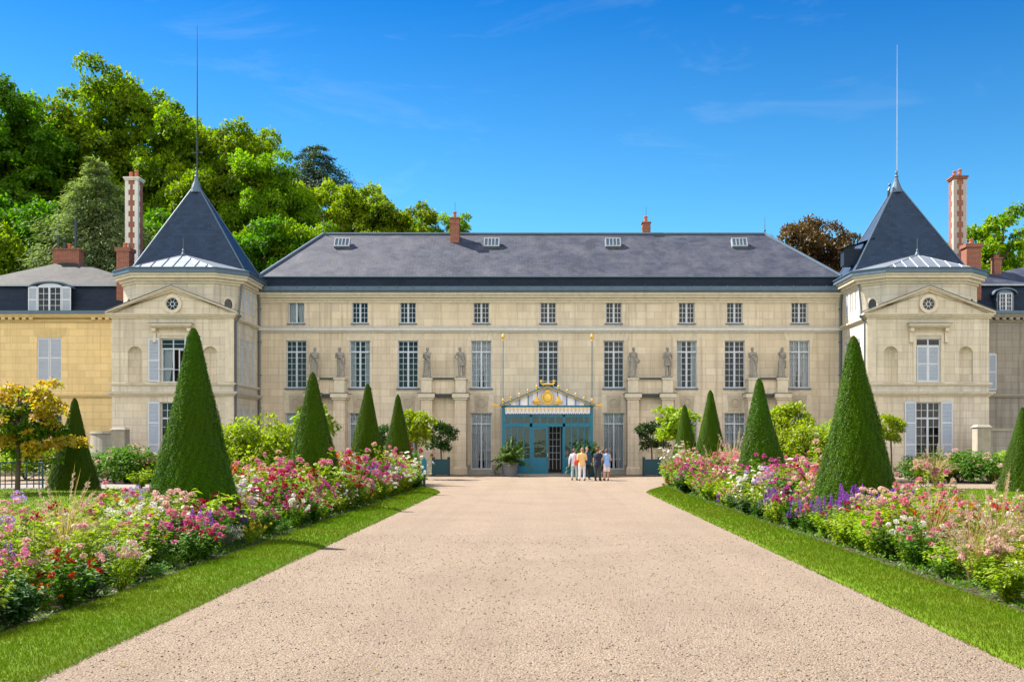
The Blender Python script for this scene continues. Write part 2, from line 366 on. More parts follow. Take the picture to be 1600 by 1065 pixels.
def ground_mat(name, a, b, c, sc=3):
    t = NT(name); pos = t.geo().outputs['Position']; n = t.noise(pos, sc, 6, .65); m = t.noise(pos, sc*9, 4, .7)
    col = t.mix(t.mapr(n, .35, .7), a, b); col = t.mix(t.mapr(m, .5, .75, 0, .6), col, c)
    t.principled(col, .95, normal=t.bump(m, .6, .03), spec=.15); return t.mat
M['lawn'] = ground_mat('lawn_turf', (.075, .14, .004), (.105, .17, .006), (.045, .085, .004))
M['meadow'] = ground_mat('park_grass', (.06, .12, .015), (.09, .15, .02), (.04, .08, .01), .4)
M['path'] = ground_mat('grey_path', (.26, .23, .21), (.20, .18, .17), (.32, .28, .25))
M['blade'] = leaf('grass_blade', (.075, .150, .003), (.125, .19, .006), .22, .015, (.135, .15, .012))
G = dict(
    mid=leaf('mid_green_leaf', (.05, .14, .006), (.10, .20, .010), .42),
    dark=leaf('dark_green_leaf', (.022, .070, .012), (.045, .11, .018), .35),
    lime=leaf('lime_leaf', (.17, .27, .006), (.30, .35, .010), .5),
    gold=leaf('golden_leaf', (.27, .23, .012), (.34, .19, .015), .5),
    grey=leaf('silvery_leaf', (.16, .21, .12), (.25, .29, .19), .35),
    straw=leaf('straw_grass', (.30, .22, .10), (.38, .27, .16), .45),
    bronze=leaf('bronze_leaf', (.06, .035, .02), (.11, .06, .025), .35),
    yew=leaf('clipped_yew', (.024, .070, .003), (.064, .130, .005), .14, .02, (.045, .075, .006)),
    yew_tip=leaf('yew_new_growth', (.10, .18, .006), (.14, .21, .008), .35, .04),
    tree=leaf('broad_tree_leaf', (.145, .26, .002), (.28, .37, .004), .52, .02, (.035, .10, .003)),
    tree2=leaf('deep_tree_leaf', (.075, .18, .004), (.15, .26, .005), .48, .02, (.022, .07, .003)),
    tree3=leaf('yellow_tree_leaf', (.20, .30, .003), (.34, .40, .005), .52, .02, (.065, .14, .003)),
    cedar=leaf('cedar_needles', (.16, .21, .085), (.27, .31, .13), .42, .02, (.07, .11, .04)),
    pine=leaf('pine_needles', (.035, .085, .025), (.06, .12, .03), .3, .06, (.015, .04, .015)),
    copper=leaf('copper_leaf', (.075, .036, .016), (.14, .075, .022), .4, .03, (.04, .025, .014)),
    maple=leaf('turning_maple_leaf', (.50, .20, .010), (.24, .25, .010), .52, .04),
)
B = {k: petal(k+'_petal', a, b) for k, (a, b) in dict(
    crimson=((.30, .010, .025), (.42, .03, .05)), red=((.42, .02, .018), (.50, .06, .04)), magenta=((.42, .035, .20), (.54, .10, .30)),
    pink=((.55, .12, .22), (.64, .25, .32)), blush=((.62, .34, .31), (.68, .47, .40)), white=((.66, .65, .58), (.74, .72, .68)),
    purple=((.16, .035, .34), (.34, .10, .52)), lilac=((.36, .22, .50), (.48, .34, .60)), orange=((.68, .17, .02), (.72, .30, .04)),
    yellow=((.72, .48, .03), (.76, .58, .08)), plume=((.50, .37, .25), (.60, .48, .36)), blue=((.22, .24, .50), (.36, .38, .62))).items()}
# ================================================================ GROUND
def sheet(name, poly, z, mat, kind='structure'):
    mb = MB(); mb.add([(x, y, z) for x, y in poly], [tuple(range(len(poly)))]); return structure(mb.build(name, mat), kind)
sheet('ground', [(-1500, -400), (1500, -400), (1500, 2200), (-1500, 2200)], -.08, M['meadow'])
sheet('gravel_forecourt', [(-60, -25), (60, -25), (60, 62.2), (-60, 62.2)], 0, M['gravel'])
def strip_poly(s):   # the turf edging beside the gravel, rounded off at its far end
    o = [(3.83, -3), (3.83, 37.6), (3.95, 39.2), (4.3, 40.8), (4.75, 42.0), (5.0, 42.6), (5.06, 41), (5.06, -3)]
    return [(s*x, y) for x, y in o]
def turf(name, s):
    rng = random.Random(5+s); mb = MB(); n = 140; prof = [(0, -.02), (.06, .022), (.22, .05), (.6, .062), (1.0, .05), (1.2, .03), (1.25, -.02)]
    rings = []
    for i in range(n+1):
        y = -3+45.2*i/n; k = 1.0
        xo = 3.83 if y < 37.6 else 3.83+(5.0-3.83)*((y-37.6)/4.7)**1.7
        xi = 5.08; xo = min(xo, xi-.02)+rng.uniform(-.018, .018)+.012*math.sin(y*1.7+s)+.012*math.sin(y*4.1)
        rings.append([(s*(xo+(xi-xo)*p/1.25), y, h+rng.uniform(-.006, .006)) for p, h in prof])
    m = len(prof); vs = [p for r in rings for p in r]; fs = []
    for i in range(n):
        for j in range(m-1):
            a = i*m+j; f = (a, a+1, a+m+1, a+m); fs.append(f if s < 0 else f[::-1])
    mb.add(vs, fs); return structure(mb.build(name, M['lawn'], smooth=True))
turf('lawn_strip', -1); turf('lawn_strip', 1)
for s in (-1, 1):
    sheet('flower_bed_soil', [(s*x, y) for x, y in ((5.04, -2), (5.04, 43), (5.3, 46), (6.2, 47.4), (7.6, 47), (8.7, 44), (8.8, -2))][::(1 if s > 0 else -1)], .02, M['soil'])
    sheet('inner_lawn', [(s*x, y) for x, y in ((9.1, 4), (9.1, 38), (10.4, 41.2), (24, 41.2), (24, 4))][::(1 if s > 0 else -1)], .012, M['lawn'])
    sheet('border_soil', [(s*x, y) for x, y in ((9.5, 46.5), (9.5, 53), (24, 53), (24, 46.5))][::(1 if s > 0 else -1)], .012, M['soil'])
sheet('grey_path', [(-24, 41.6), (-9.6, 41.6), (-9.6, 46.2), (-24, 46.2)], .006, M['path'])

# ================================================================ WALLS, WINDOWS
def wall(mb, x0, x1, z0, z1, y, holes, depth=.32, mi=0):
    """wall face in the XZ plane at y (looking to -Y) with rectangular holes and their reveals"""
    xs = sorted({x0, x1, *[h[0] for h in holes], *[h[1] for h in holes]}); zs = sorted({z0, z1, *[h[2] for h in holes], *[h[3] for h in holes]})
    xs = [x for x in xs if x0 <= x <= x1]; zs = [z for z in zs if z0 <= z <= z1]
    for a, b in zip(xs, xs[1:]):
        for c, d in zip(zs, zs[1:]):
            mx, mz = (a+b)/2, (c+d)/2
            if any(h[0] < mx < h[1] and h[2] < mz < h[3] for h in holes): continue
            mb.quad((a, y, c), (b, y, c), (b, y, d), (a, y, d), mi)
    for a, b, c, d in holes:
        e = y+depth
        mb.quad((a, y, c), (a, y, d), (a, e, d), (a, e, c), mi); mb.quad((b, y, d), (b, y, c), (b, e, c), (b, e, d), mi)
        mb.quad((a, y, d), (b, y, d), (b, e, d), (a, e, d), mi); mb.quad((b, y, c), (a, y, c), (a, e, c), (b, e, c), mi)

def window_proto(w, h, cols=4, rows=6, tr=0.0, trows=2, curtain=None, mat='white', glass='glass', solid=0.0, seed=0):
    """joinery in a hole w x h, origin bottom centre on the wall face, looking to -Y. tr = height of the light above the transom"""
    f = MB(); fw = .055; y0, y1 = .13, .20; hw = w/2
    f.box(-hw, -hw+fw, y0, y1, 0, h); f.box(hw-fw, hw, y0, y1, 0, h); f.box(-hw+fw, hw-fw, y0, y1, 0, fw+.02); f.box(-hw+fw, hw-fw, y0, y1, h-fw, h)
    zt = h-tr if tr else h-fw
    if tr: f.box(-hw+fw, hw-fw, y0-.02, y1, zt-.045, zt+.045)
    f.box(-.055, .055, y0-.015, y1, fw+.02, zt-(.045 if tr else 0)); 
    if tr: f.box(-.04, .04, y0-.005, y1, zt+.045, h-fw)
    b = .013; ym = y0+.018
    half = cols//2
    for sgn in (-1, 1):
        xa, xb = (.055, hw-fw)
        for i in range(1, half):
            x = sgn*(xa+(xb-xa)*i/half); f.box(x-b, x+b, ym, ym+.035, fw+.02+solid, zt-(.045 if tr else 0))
            if tr: f.box(x-b, x+b, ym, ym+.035, zt+.045, h-fw)
        xl, xr = sorted((sgn*xa, sgn*xb))
        for j in range(1, rows):
            z = fw+.02+solid+(zt-fw-.02-solid)*j/rows; f.box(xl, xr, ym+.002, ym+.033, z-b, z+b)
        if tr:
            for j in range(1, trows):
                z = zt+.045+(h-fw-zt-.045)*j/trows; f.box(xl, xr, ym+.002, ym+.033, z-b, z+b)
        if solid: f.box(xl, xr, ym-.005, ym+.04, fw+.02, fw+.02+solid)
    o = f.build('window', M[mat])
    g = MB(); g.quad((-hw+fw, ym+.02, fw+solid), (hw-fw, ym+.02, fw+solid), (hw-fw, ym+.02, h-fw), (-hw+fw, ym+.02, h-fw)); g.build('pane', M[glass], o)
    if curtain:
        c = MB(); rng = random.Random(seed)
        for sgn in (-1, 1):
            n = 16; top = []; bot = []; midr = []
            for i in range(n+1):
                t = i/n; yy = .30+.02*math.sin(t*22+seed)
                wd = hw-.03
                if curtain == 'tied': fr_top, fr_mid, fr_bot = 1.0, .93, .74
                elif curtain == 'half': fr_top = fr_mid = fr_bot = .6
                else: fr_top = fr_mid = fr_bot = 1.0
                top.append((sgn*(hw-wd*t*fr_top), yy, h-.03)); midr.append((sgn*(hw-wd*t*fr_mid), yy, h*.45)); bot.append((sgn*(hw-wd*t*fr_bot), yy, .05))
            for i in range(n):
                c.quad(midr[i], midr[i+1], top[i+1], top[i]); c.quad(bot[i], bot[i+1], midr[i+1], midr[i])
        c.build('curtain', M['curtain'], o)
    return o
_used = {}
def put_window(key, parent, loc, rz=0, **kw):
    if key not in _used:
        _used[key] = window_proto(**kw); o = _used[key]; o.parent = parent
    else: o = copy_tree(_used[key], parent)
    o.location = loc; o.rotation_euler = (0, 0, rz); return o
def shutter_mesh(w, h, mids=(.48,)):
    m = MB(); m.box(0, .06, -.04, 0, 0, h); m.box(w-.06, w, -.04, 0, 0, h)
    zs = [0]+[h*k for k in mids]+[h-.07]
    for z in zs: m.box(.06, w-.06, -.04, 0, z, z+.07)
    zs.append(h)
    for a, b in zip(zs, zs[1:]):
        n = max(1, int((b-a-.07)/.075)); 
        for i in range(n):
            z = a+.075+(b-a-.09)*i/n; m.add([(.06, -.034, z), (w-.06, -.034, z), (w-.06, -.008, z+.05), (.06, -.008, z+.05), (.06, -.028, z-.008), (w-.06, -.028, z-.008), (w-.06, -.002, z+.042), (.06, -.002, z+.042)],
                [(0, 1, 2, 3), (7, 6, 5, 4), (0, 4, 5, 1), (3, 2, 6, 7), (0, 3, 7, 4), (1, 5, 6, 2)], 1)
    m.box(.055, w-.055, -.004, .0, .01, h-.01, 1)
    return m.mesh('shutter', [M['louvre'], M['slat']])

# stepped stone mouldings following a plan polyline (list of (x,y)); steps = [(out, z0, z1)], outward = right-hand side of travel
def offset_poly(pl, d):
    out = []
    for i, p in enumerate(pl):
        p = Vector(p); a = (p-Vector(pl[i-1])).normalized() if i else None; b = (Vector(pl[i+1])-p).normalized() if i < len(pl)-1 else None
        na = Vector((a.y, -a.x)) if a else None; nb = Vector((b.y, -b.x)) if b else None
        if na is None: q = p+nb*d
        elif nb is None: q = p+na*d
        else:
            m = (na+nb).normalized(); q = p+m*(d/max(.3, m.dot(na)))
        out.append((q.x, q.y))
    return out
def moulding(mb, pl, steps, mi=0, back=.05):
    for out, z0, z1 in steps:
        o = offset_poly(pl, out); i_ = offset_poly(pl, -back); n = len(pl)
        for k in range(n-1):
            a, b, c, d = o[k], o[k+1], i_[k+1], i_[k]
            vs = [(*a, z0), (*b, z0), (*c, z0), (*d, z0), (*a, z1), (*b, z1), (*c, z1), (*d, z1)]
            fs = [(0, 3, 2, 1), (4, 5, 6, 7), (0, 1, 5, 4)]
            if k == 0: fs.append((3, 0, 4, 7))
            if k == n-2: fs.append((1, 2, 6, 5))
            mb.add(vs, fs, mi)
def pot(mb, x, y, z, h=.45, r=.13, mi=0):
    mb.lathe([(r*1.05, 0), (r, h*.15), (r*.85, h*.75), (r*1.1, h*.8), (r*1.1, h*.95), (r*.8, h)], (x, y, z), 12, mi)

# ================================================================ MAIN BLOCK
D0 = 62.4; XL, XR = -17.39, 18.19
mansion = thing('mansion', 'long pale limestone main block with grey slate hipped roof between two pavilions', 'mansion', (0, 0, 0))
BAYS = [X(p, D0) for p in (463, 562.5, 637.5, 752, 856.5, 959, 1073, 1148, 1249)]
UP = (Z(505, D0), Z(472, D0)); MID = (Z(606, D0), Z(532, D0)); LOW = (.28, Z(640, D0))
holes = []
for b in BAYS: holes += [(b-.49, b+.49, *UP), (b-.62, b+.62, *MID), (b-.64, b+.64, *LOW)]
mb = MB(); wall(mb, XL, XR, 0, 10.62, D0, holes)
mb.box(XL, XL+.3, D0+9, D0+9.3, 0, 10.6); mb.quad((XR, D0+9.3, 0), (XL, D0+9.3, 0), (XL, D0+9.3, 10.6), (XR, D0+9.3, 10.6))
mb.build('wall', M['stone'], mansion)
mb = MB(); mb.quad((XL, D0+1.6, 0), (XR, D0+1.6, 0), (XR, D0+1.6, 11), (XL, D0+1.6, 11))
for z in (.1, 4.5, 8.7, 10.6): mb.box(XL, XR, D0+.33, D0+1.58, z-.05, z)
for b in BAYS:
    for dx in (-1.4, 1.4): mb.box(b+dx-.03, b+dx+.03, D0+.33, D0+1.57, .12, 10.5)
mb.build('interior', M['dark_room'], mansion)
for i, b in enumerate(BAYS):
    put_window('up%d' % (i in (0,)), mansion, (b, D0, UP[0]), w=.98, h=UP[1]-UP[0], cols=2 if i == 0 else 4, rows=1 if i == 0 else 4, curtain='tied' if i == 0 else None)
    mv = (0, 1, 0, 2, 0, 0, 1, 0, 2)[i]
    put_window('mid%d' % mv, mansion, (b, D0, MID[0]), curtain=(None, 'half', 'tied')[mv], seed=i, w=1.24, h=MID[1]-MID[0], cols=4, rows=6, tr=.68, trows=2)
    put_window('low', mansion, (b, D0, LOW[0]), w=1.28, h=LOW[1]-LOW[0], cols=4, rows=5, tr=.85, trows=2, curtain='tied', seed=3)
# window sills in lead, carved panels between the storeys
for b in BAYS:
    mb = MB(); mb.box(b-.56, b+.56, D0-.07, D0+.12, UP[0]-.07, UP[0]-.002); mb.build('sill', M['zinc_dark'], mansion)
    mb = MB(); mb.box(b-.7, b+.7, D0-.08, D0+.12, MID[0]-.09, MID[0]-.002); mb.build('sill', M['zinc_dark'], mansion)
relief_rng = random.Random(4)
def relief(b):
    m = MB(); z0, z1 = Z(645, D0), Z(612, D0); c = (z0+z1)/2
    m.box(b-.74, b+.74, D0-.03, D0+.02, z0, z1)
    m.box(b-.56, b+.56, D0-.045, D0+.0, z0+.08, z1-.16); 
    m.box(b-.74, b+.74, D0-.06, D0+.01, z1-.10, z1-.002)
    o = m.build('relief_panel', M['trim'], mansion)
    w = MB(); w.ring_y(b, c, .22, .29, D0-.10, D0-.04, 20); w.ring_y(b, c, .0, .14, D0-.09, D0-.04, 14)
    w.prism_y([(b-.40, z0+.10), (b+.40, z0+.10), (b+.46, z1-.2), (b-.46, z1-.2)], D0-.06, D0-.03)
    w.build('medallion', M['relief'], o)
for b in BAYS: relief(b)
mb = MB(); moulding(mb, [(XL, D0), (XR, D0)], [(.10, Z(519, D0), Z(516.5, D0)), (.20, Z(516.5, D0)+.002, Z(512.5, D0))]); sc_ = mb.build('string_course', M['quoin'], mansion); mb = MB(); moulding(mb, [(XL, D0), (XR, D0)], [(.215, Z(512.5, D0)+.002, Z(512.5, D0)+.05)]); mb.build('string_lead', M['flashing'], sc_)
mb = MB(); moulding(mb, [(XL, D0), (XR, D0)], [(.06, 10.42, 10.56), (.14, 10.562, 10.72), (.30, 10.722, 10.86), (.40, 10.862, 11.0)], back=.3); mb.build('cornice', M['trim'], mansion)
mb = MB(); moulding(mb, [(XL-.0, D0), (XR, D0)], [(.48, 11.004, 11.10), (.56, 11.102, 11.22), (.50, 11.222, 11.36)], back=.5)
for k in range(36):
    x = XL+.5+k*1.0; mb.box(x, x+.03, D0-.575, D0-.50, 11.1, 11.38)
mb.build('gutter', M['zinc_dark'], mansion)
mb = MB(); moulding(mb, [(XL, D0), (XR, D0)], [(.10, .0, .42), (.05, .422, .5)])
plinth = MB()
edges = sorted([(b-.66, b+.66) for b in BAYS]); x = XL
for a, b in edges+[(XR, XR)]:
    if a-x > .05: plinth.box(x, a, D0-.08, D0+.02, 0, .48); plinth.box(x, a, D0-.05, D0+.02, .482, .56)
    x = b
plinth.build('plinth', M['trim_grey'], mansion)
# flat arches over the middle windows
for b in BAYS:
    m = MB()
    for k in range(-3, 4):
        w = .23; x = b+k*w; t_ = k*.055; m.prism_y([(x-w/2+.006, MID[1]+.02), (x+w/2-.006, MID[1]+.02), (x+w/2-.006+t_, MID[1]+.52), (x-w/2+.006+t_, MID[1]+.52)], D0-.012, D0+.02)
    m.build('flat_arch', M['trim'], mansion)
# roof
ry = D0+4.5; rz = Z(366, ry); ez = 12.06; rxa, rxb = X(505, ry), X(1195, ry)
mb = MB(); a, b, c, d = (XL, D0+.12, ez), (XR, D0+.12, ez), (XR, D0+8.9, ez), (XL, D0+8.9, ez); e, f = (rxa, ry, rz), (rxb, ry, rz)
mb.add([a, b, c, d, e, f], [(0, 1, 5, 4), (1, 2, 5), (2, 3, 4, 5), (3, 0, 4)]); roof = mb.build('roof', M['slate'], mansion)
mb = MB(); mb.box(XL, XR, D0+.18, D0+.34, 11.3, 11.99); mb.build('mansard_band', M['slate_dark'], roof)
mb = MB(); mb.box(XL-.0, XR, D0+.05, D0+.36, 11.99, 12.05); 
for p, q in ((a, e), (b, f), (e, f)): mb.tube([Vector(p)+Vector((0, 0, .03)), Vector(q)+Vector((0, 0, .03))], .09, 6)
mb.build('ridge_flashing', M['zinc_dark'], roof)
slope = math.atan2(rz-ez, 4.38)
def on_roof(x, py):   # point of the front slope seen at photo row py
    t = 0
    for k in range(2001):
        y = D0+.12+4.38*k/2000; z = ez+(rz-ez)*k/2000
        if z >= Z(py, y): return y, z
    return ry, rz
for px in (534, 768, 958, 1156):
    y, z = on_roof(0, 387); x = X(px, y); m = MB(); m.M = Matrix.Translation((x, y, z)) @ Matrix.Rotation(R(57), 4, 'X') @ Matrix.Rotation(0, 4, 'Z')
    w, h = .5, .72; m.box(-w, -w+.07, 0, h, -.12, .16); m.box(w-.07, w, 0, h, -.12, .16); m.box(-w+.07, w-.07, 0, .07, -.12, .16); m.box(-w+.07, w-.07, h-.07, h, -.12, .16)
    for k in (-.22, 0, .22): m.box(k-.03, k+.03, .07, h-.07, .10, .165)
    o = m.build('skylight', M['skyframe'], roof)
    g = MB(); g.M = m.M; g.quad((-w+.07, .07, .12), (w-.07, .07, .12), (w-.07, h-.07, .12), (-w+.07, h-.07, .12)); 
    g.build('skylight_glass', M['zinc_dark'], o)
for px, y, w, zb, zt in ((711, D0+3.9, .58, 14.2, 16.35), (1009.5, D0+5.0, .52, 14.6, 16.3)):
    x = X(px, y); m = MB(); m.box(x-w/2, x+w/2, y-.3, y+.3, zb, zt); m.box(x-w/2-.05, x+w/2+.05, y-.35, y+.35, zt, zt+.08); m.box(x-w/2-.02, x+w/2+.02, y-.32, y+.32, zt-.35, zt-.27)
    o = m.build('chimney', M['brick'], roof); q = MB(); pot(q, x-.02, y, zt+.08, .42, .12); q.build('chimney_pot', M['clay'], roof)
    q = MB(); q.tube([(x, y, zt+.4), (x, y, zt+1.1)], .012, 5); q.build('lightning_rod', M['iron'], roof)
for x_ in (rxa, rxb):
    q = MB(); q.tube([(x_, ry, rz), (x_, ry, rz+1.1)], [.03, .012], 6); q.ball((x_, ry, rz+.25), .08, 8); q.build('finial', M['zinc_dark'], roof)
# downpipes in the two corners
for x_ in (XL+.12, XR-.12):
    q = MB(); q.tube([(x_, D0-.12, .1), (x_, D0-.12, 10.3), (x_, D0-.35, 10.9)], .07, 8)
    for z in (2, 4, 6, 8, 10): q.box(x_-.1, x_+.1, D0-.2, D0, z, z+.06)
    q.build('downpipe', M['lead'], mansion)
# buttress piers carrying the statues
def buttress_group(c0, c1):
    zc0, zc1 = Z(624, D0-1), Z(614.5, D0-1); zp = Z(590.5, D0-.9); yf = D0-1.05
    for c in (c0, c1):
        m = MB(); m.box(c-.34, c+.34, yf, D0, .48, zc0); m.box(c-.42, c+.42, yf-.08, D0, 0, .36); m.taper(c-.42, c+.42, yf-.08, D0, .36, .48, .06)
        o = m.build('buttress', M['stone'], mansion)
    for c in (c0, c1): k = MB(); k.box(c-.42, c+.42, yf-.08, D0, zc0, zc0+.12); k.box(c-.50, c+.50, yf-.16, D0, zc0+.122, zc1); k.build('capital', M['trim'], o)
    b = MB(); b.box(c0+.34, c1-.34, D0-.55, D0, .48, zc0+.16); b.box(c0+.34, c1-.34, D0-.62, D0, 0, .48); b.box(c0+.30, c1-.30, yf+.34, D0, zc1, zp-.06); 
    b.build('panel_wall', M['stone'], o)
    l = MB(); l.box(c0+.5, c1-.5, D0-.95, D0, zc0+.16, zc1-.02); l.box(c0+.31, c1-.31, yf+.22, D0, zp-.06, zp+.03); 
    for c in (c0, c1): l.box(c-.52, c+.52, yf-.18, D0, zc1, zc1+.035)
    l.build('lead_ledge', M['iron'], o)
    for c in (c0, c1): p = MB(); p.box(c-.31, c+.31, yf+.06, D0, zc1+.04, zp-.09); p.box(c-.36, c+.36, yf+.01, D0, zp-.09, zp); p.build('pedestal', M['trim'], o)
    return zp, yf+.38
STAT = []
for a, b in ((490, 531), (667, 720), (989, 1043), (1177, 1222)):
    D = D0-.8; zp, ys = buttress_group(X(a, D), X(b, D)); STAT += [(X(a, D), ys, zp), (X(b, D), ys, zp)]
# stone steps before the french windows
for b in (BAYS[3], BAYS[5]):
    m = MB(); m.box(b-.85, b+.85, D0-.75, D0-.09, 0, .14); m.box(b-.8, b+.8, D0-.4, D0-.09, .142, .27); m.build('step', M['step'], mansion)

# ================================================================ PAVILIONS
PV = dict(sill2=5.28, top2=7.79, top1=4.17, niche_t=6.9)
def pavilion(xc, m, label, stone, closed):
    """m = +1: inner side faces +x. Local frame: centre of the front at origin, building to +Y."""
    P = thing('corner_pavilion', label, 'pavilion', (xc, 57.4, 0)); hw = 3.41; dep = 5.0; zt = 11.1; zp = 9.12
    wn = (-.68, .68, 5.28, 7.74); wg = (-.68, .68, .25, 4.17); occ = 9.66
    nich = [(-2.5, -1.7), (1.7, 2.5)]
    mb = MB(); holes = [wn, wg]+[(a, b, 5.28, 7.32) for a, b in nich]
    wall(mb, -hw, hw, 0, zp, 0, holes, .02)
    for a, b, c, d in (wn, wg): wall(mb, a, b, c, d, .02, [(a, b, c, d)], .3)
    for a, b in nich:   # round-headed niches: curved back, half dome, and the spandrels over the square hole
        cx = (a+b)/2; r = (b-a)/2; n = 12
        for k in range(n):
            t0, t1 = PI*k/n, PI*(k+1)/n
            p = lambda t, z: (cx-r*math.cos(t), r*.9*math.sin(t), z)
            mb.quad(p(t0, 5.28), p(t1, 5.28), p(t1, 6.9), p(t0, 6.9))
            for j in range(6):
                e0, e1 = PI/2*j/6, PI/2*(j+1)/6
                q = lambda t, e: (cx-r*math.cos(t)*math.cos(e), r*.9*math.sin(t)*math.cos(e), 6.9+r*math.sin(e))
                mb.quad(q(t0, e0), q(t1, e0), q(t1, e1), q(t0, e1))
        for k in range(n):
            t0, t1 = PI*k/n, PI*(k+1)/n; ax, az = cx-r*math.cos(t0), 6.9+r*math.sin(t0); bx, bz = cx-r*math.cos(t1), 6.9+r*math.sin(t1)
            mb.quad((ax, 0, az), (bx, 0, bz), (bx, 0, 7.32), (ax, 0, 7.32))
        mb.add([(cx-r*math.cos(PI*k/n), r*.9*math.sin(PI*k/n), 5.285) for k in range(n+1)], [tuple(range(n+1))])
    # outer and back sides, full height of the lower storeys
    mb.quad((-m*hw, 0, 0), (-m*hw, 0, zp), (-m*hw, dep+3.4, zp), (-m*hw, dep+3.4, 0))
    sw = [(1.35, 1.9), (2.55, 3.1), (3.75, 4.3)]
    rot = R(90) if m > 0 else R(-90); base = Matrix.Translation((m*hw, 0, 0)) @ Matrix.Rotation(rot, 4, 'Z')
    def side_x(u): return u if m > 0 else -u
    mb.M = base; sh = []
    for a, b in sw:
        a_, b_ = sorted((side_x(a), side_x(b))); sh += [(a_, b_, 5.28, 7.9), (a_, b_, .9, 3.9)]
    s0, s1 = sorted((side_x(0), side_x(dep))); wall(mb, s0, s1, 0, zp, 0, sh)
    mb.M = None
    # close the niche heads above the springing (wall() leaves square holes up to the springing only, arch goes into the wall above)
    body = mb.build('wall', M[stone], P)
    # attic with cut corners
    pl = [(-hw, dep+3.4), (-hw+.02, 1.55), (-2.2, .42), (2.2, .42), (hw-.02, 1.55), (hw-.0, dep)]
    if m < 0: pl = [(-hw, dep), (-hw+.02, 1.55), (-2.2, .42), (2.2, .42), (hw-.02, 1.55), (hw, dep+3.4)]
    at = MB(); inner = 4 if m > 0 else 0
    for k in range(len(pl)-1):
        a, b = Vector(pl[k]), Vector(pl[k+1]); L = (b-a).length; ang = math.atan2(b.y-a.y, b.x-a.x)
        at.M = Matrix.Translation((a.x, a.y, 0)) @ Matrix.Rotation(ang, 4, 'Z')
        if k == inner:
            us = [(u-1.55, v-1.55) for u, v in ((1.9, 2.4), (2.8, 3.3), (3.7, 4.2))]
            if m < 0: us = [(L-v, L-u) for u, v in us]
            hs = [(u, v, 9.5, 10.75) for u, v in us]; wall(at, 0, L, zp-.2, zt, 0, hs)
            for u, v in us: put_window('pav_attic', P, (at.M @ Vector(((u+v)/2, -.10, 9.5))), ang, w=.5, h=1.25, cols=2, rows=3)
        else: wall(at, 0, L, zp-.2, zt, 0, [])
    at.M = None; at.add([(x, y, zp+.0) for x, y in pl], [tuple(range(len(pl)))])
    at.build('attic', M[stone], P)
    # oval bull's-eyes in the cut corners
    for k in (1, 3):
        a, b = Vector(pl[k]), Vector(pl[k+1]); ang = math.atan2(b.y-a.y, b.x-a.x); c = (a+b)/2
        ov = MB(); ov.M = Matrix.Translation((c.x, c.y, 0)) @ Matrix.Rotation(ang, 4, 'Z')
        ov.ring_y(0, 9.75, .25, .36, -.07, .02, 24, 0, 1.35); o = ov.build('oval_window', M['trim'], P)
        g = MB(); g.M = ov.M; g.add([(.26*math.cos(2*PI*i/20), -.012, 9.75+.35*math.sin(2*PI*i/20)) for i in range(20)], [tuple(range(20))]); g.build('pane', M['glass'], o)
        g = MB(); g.M = ov.M; g.add([(.27*math.cos(2*PI*i/20), -.004, 9.75+.36*math.sin(2*PI*i/20)) for i in range(20)], [tuple(range(20))]); g.build('dark_back', M['dark_room'], o)
    c = MB(); moulding(c, pl, [(.08, zt-.22, zt-.1), (.2, zt-.098, zt+.06), (.38, zt+.062, zt+.22), (.46, zt+.222, zt+.33)], back=.3); c.build('cornice', M['trim'], P)
    c = MB(); moulding(c, pl, [(.55, zt+.334, zt+.45), (.50, zt+.452, zt+.58), (.56, zt+.582, zt+.63)], back=.6); c.build('gutter', M['zinc_dark'], P)
    # zinc roof with standing seams
    zr = MB(); ap = (0 if m > 0 else 0, 1.7, zt+1.62); e = offset_poly(pl, .5); ez_ = zt+.6
    q = [e[1], e[2], e[3], e[4]]
    e0 = (e[0][0], e[0][1] if m < 0 else 5.2); e5 = (e[5][0], e[5][1] if m > 0 else 5.2)
    back = (ap[0], 5.2, ap[2])
    def P3(p): return (p[0], p[1], ez_)
    zr.add([P3(e0), P3(q[0]), P3(q[1]), P3(q[2]), P3(q[3]), P3(e5), ap, back], [(0, 1, 6, 7), (1, 2, 6), (2, 3, 6), (3, 4, 6), (4, 5, 7, 6)])
    o = zr.build('zinc_roof', M['zinc'], P)
    sm = MB()
    for k in range(len(q)): sm.tube([P3(q[k]), ap], .035, 4)
    for k in range(-3, 4):
        x = k*.62; A = Vector((x, q[1][1], ez_+.02)); t = 1-abs(x)/abs(q[2][0]); Bp = A.lerp(Vector((x, ap[1]+0, ap[2]+.02)), t) if False else Vector((x, q[1][1]+(ap[1]-q[1][1])*t, ez_+(ap[2]-ez_)*t+.02))
        sm.tube([A, Bp], .026, 4)
    for sx, (pa, pb) in ((0, (q[0], e0)), (1, (q[3], e5))):
        for k in range(1, 6):
            t = k/6; A = Vector(P3(pa)).lerp(Vector(P3(pb)), t); A.z += .02; sm.tube([A, (ap[0], A.y, ap[2]+.01)] if A.y > ap[1] else [A, Vector(ap).lerp(A, .3)], .022, 4)
    sm.build('seam', M['zinc'], o)
    fn = MB(); fn.lathe([(.14, 0), (.1, .1), (.05, .2), (.07, .27), (.02, .35), (.014, .95)], ap, 8); fn.build('finial', M['zinc_dark'], o)
    # pediment
    pd = MB(); hb = hw+.22; za = 10.62
    moulding(pd, [(-hw, dep*0+.0+.9), (-hw, 0), (hw, 0), (hw, .9)], [(.08, zp-.26, zp-.16), (.18, zp-.158, zp-.06), (.26, zp-.058, zp+.0)], back=.2)
    pd.build('pediment_cornice', M['trim'], P)
    tm = MB(); tm.add([(-hw, 0.02, zp), (hw, 0.02, zp), (0, .02, za-.12)], [(0, 1, 2)]); tm.build('tympanum', M[stone], P)
    rk = MB()
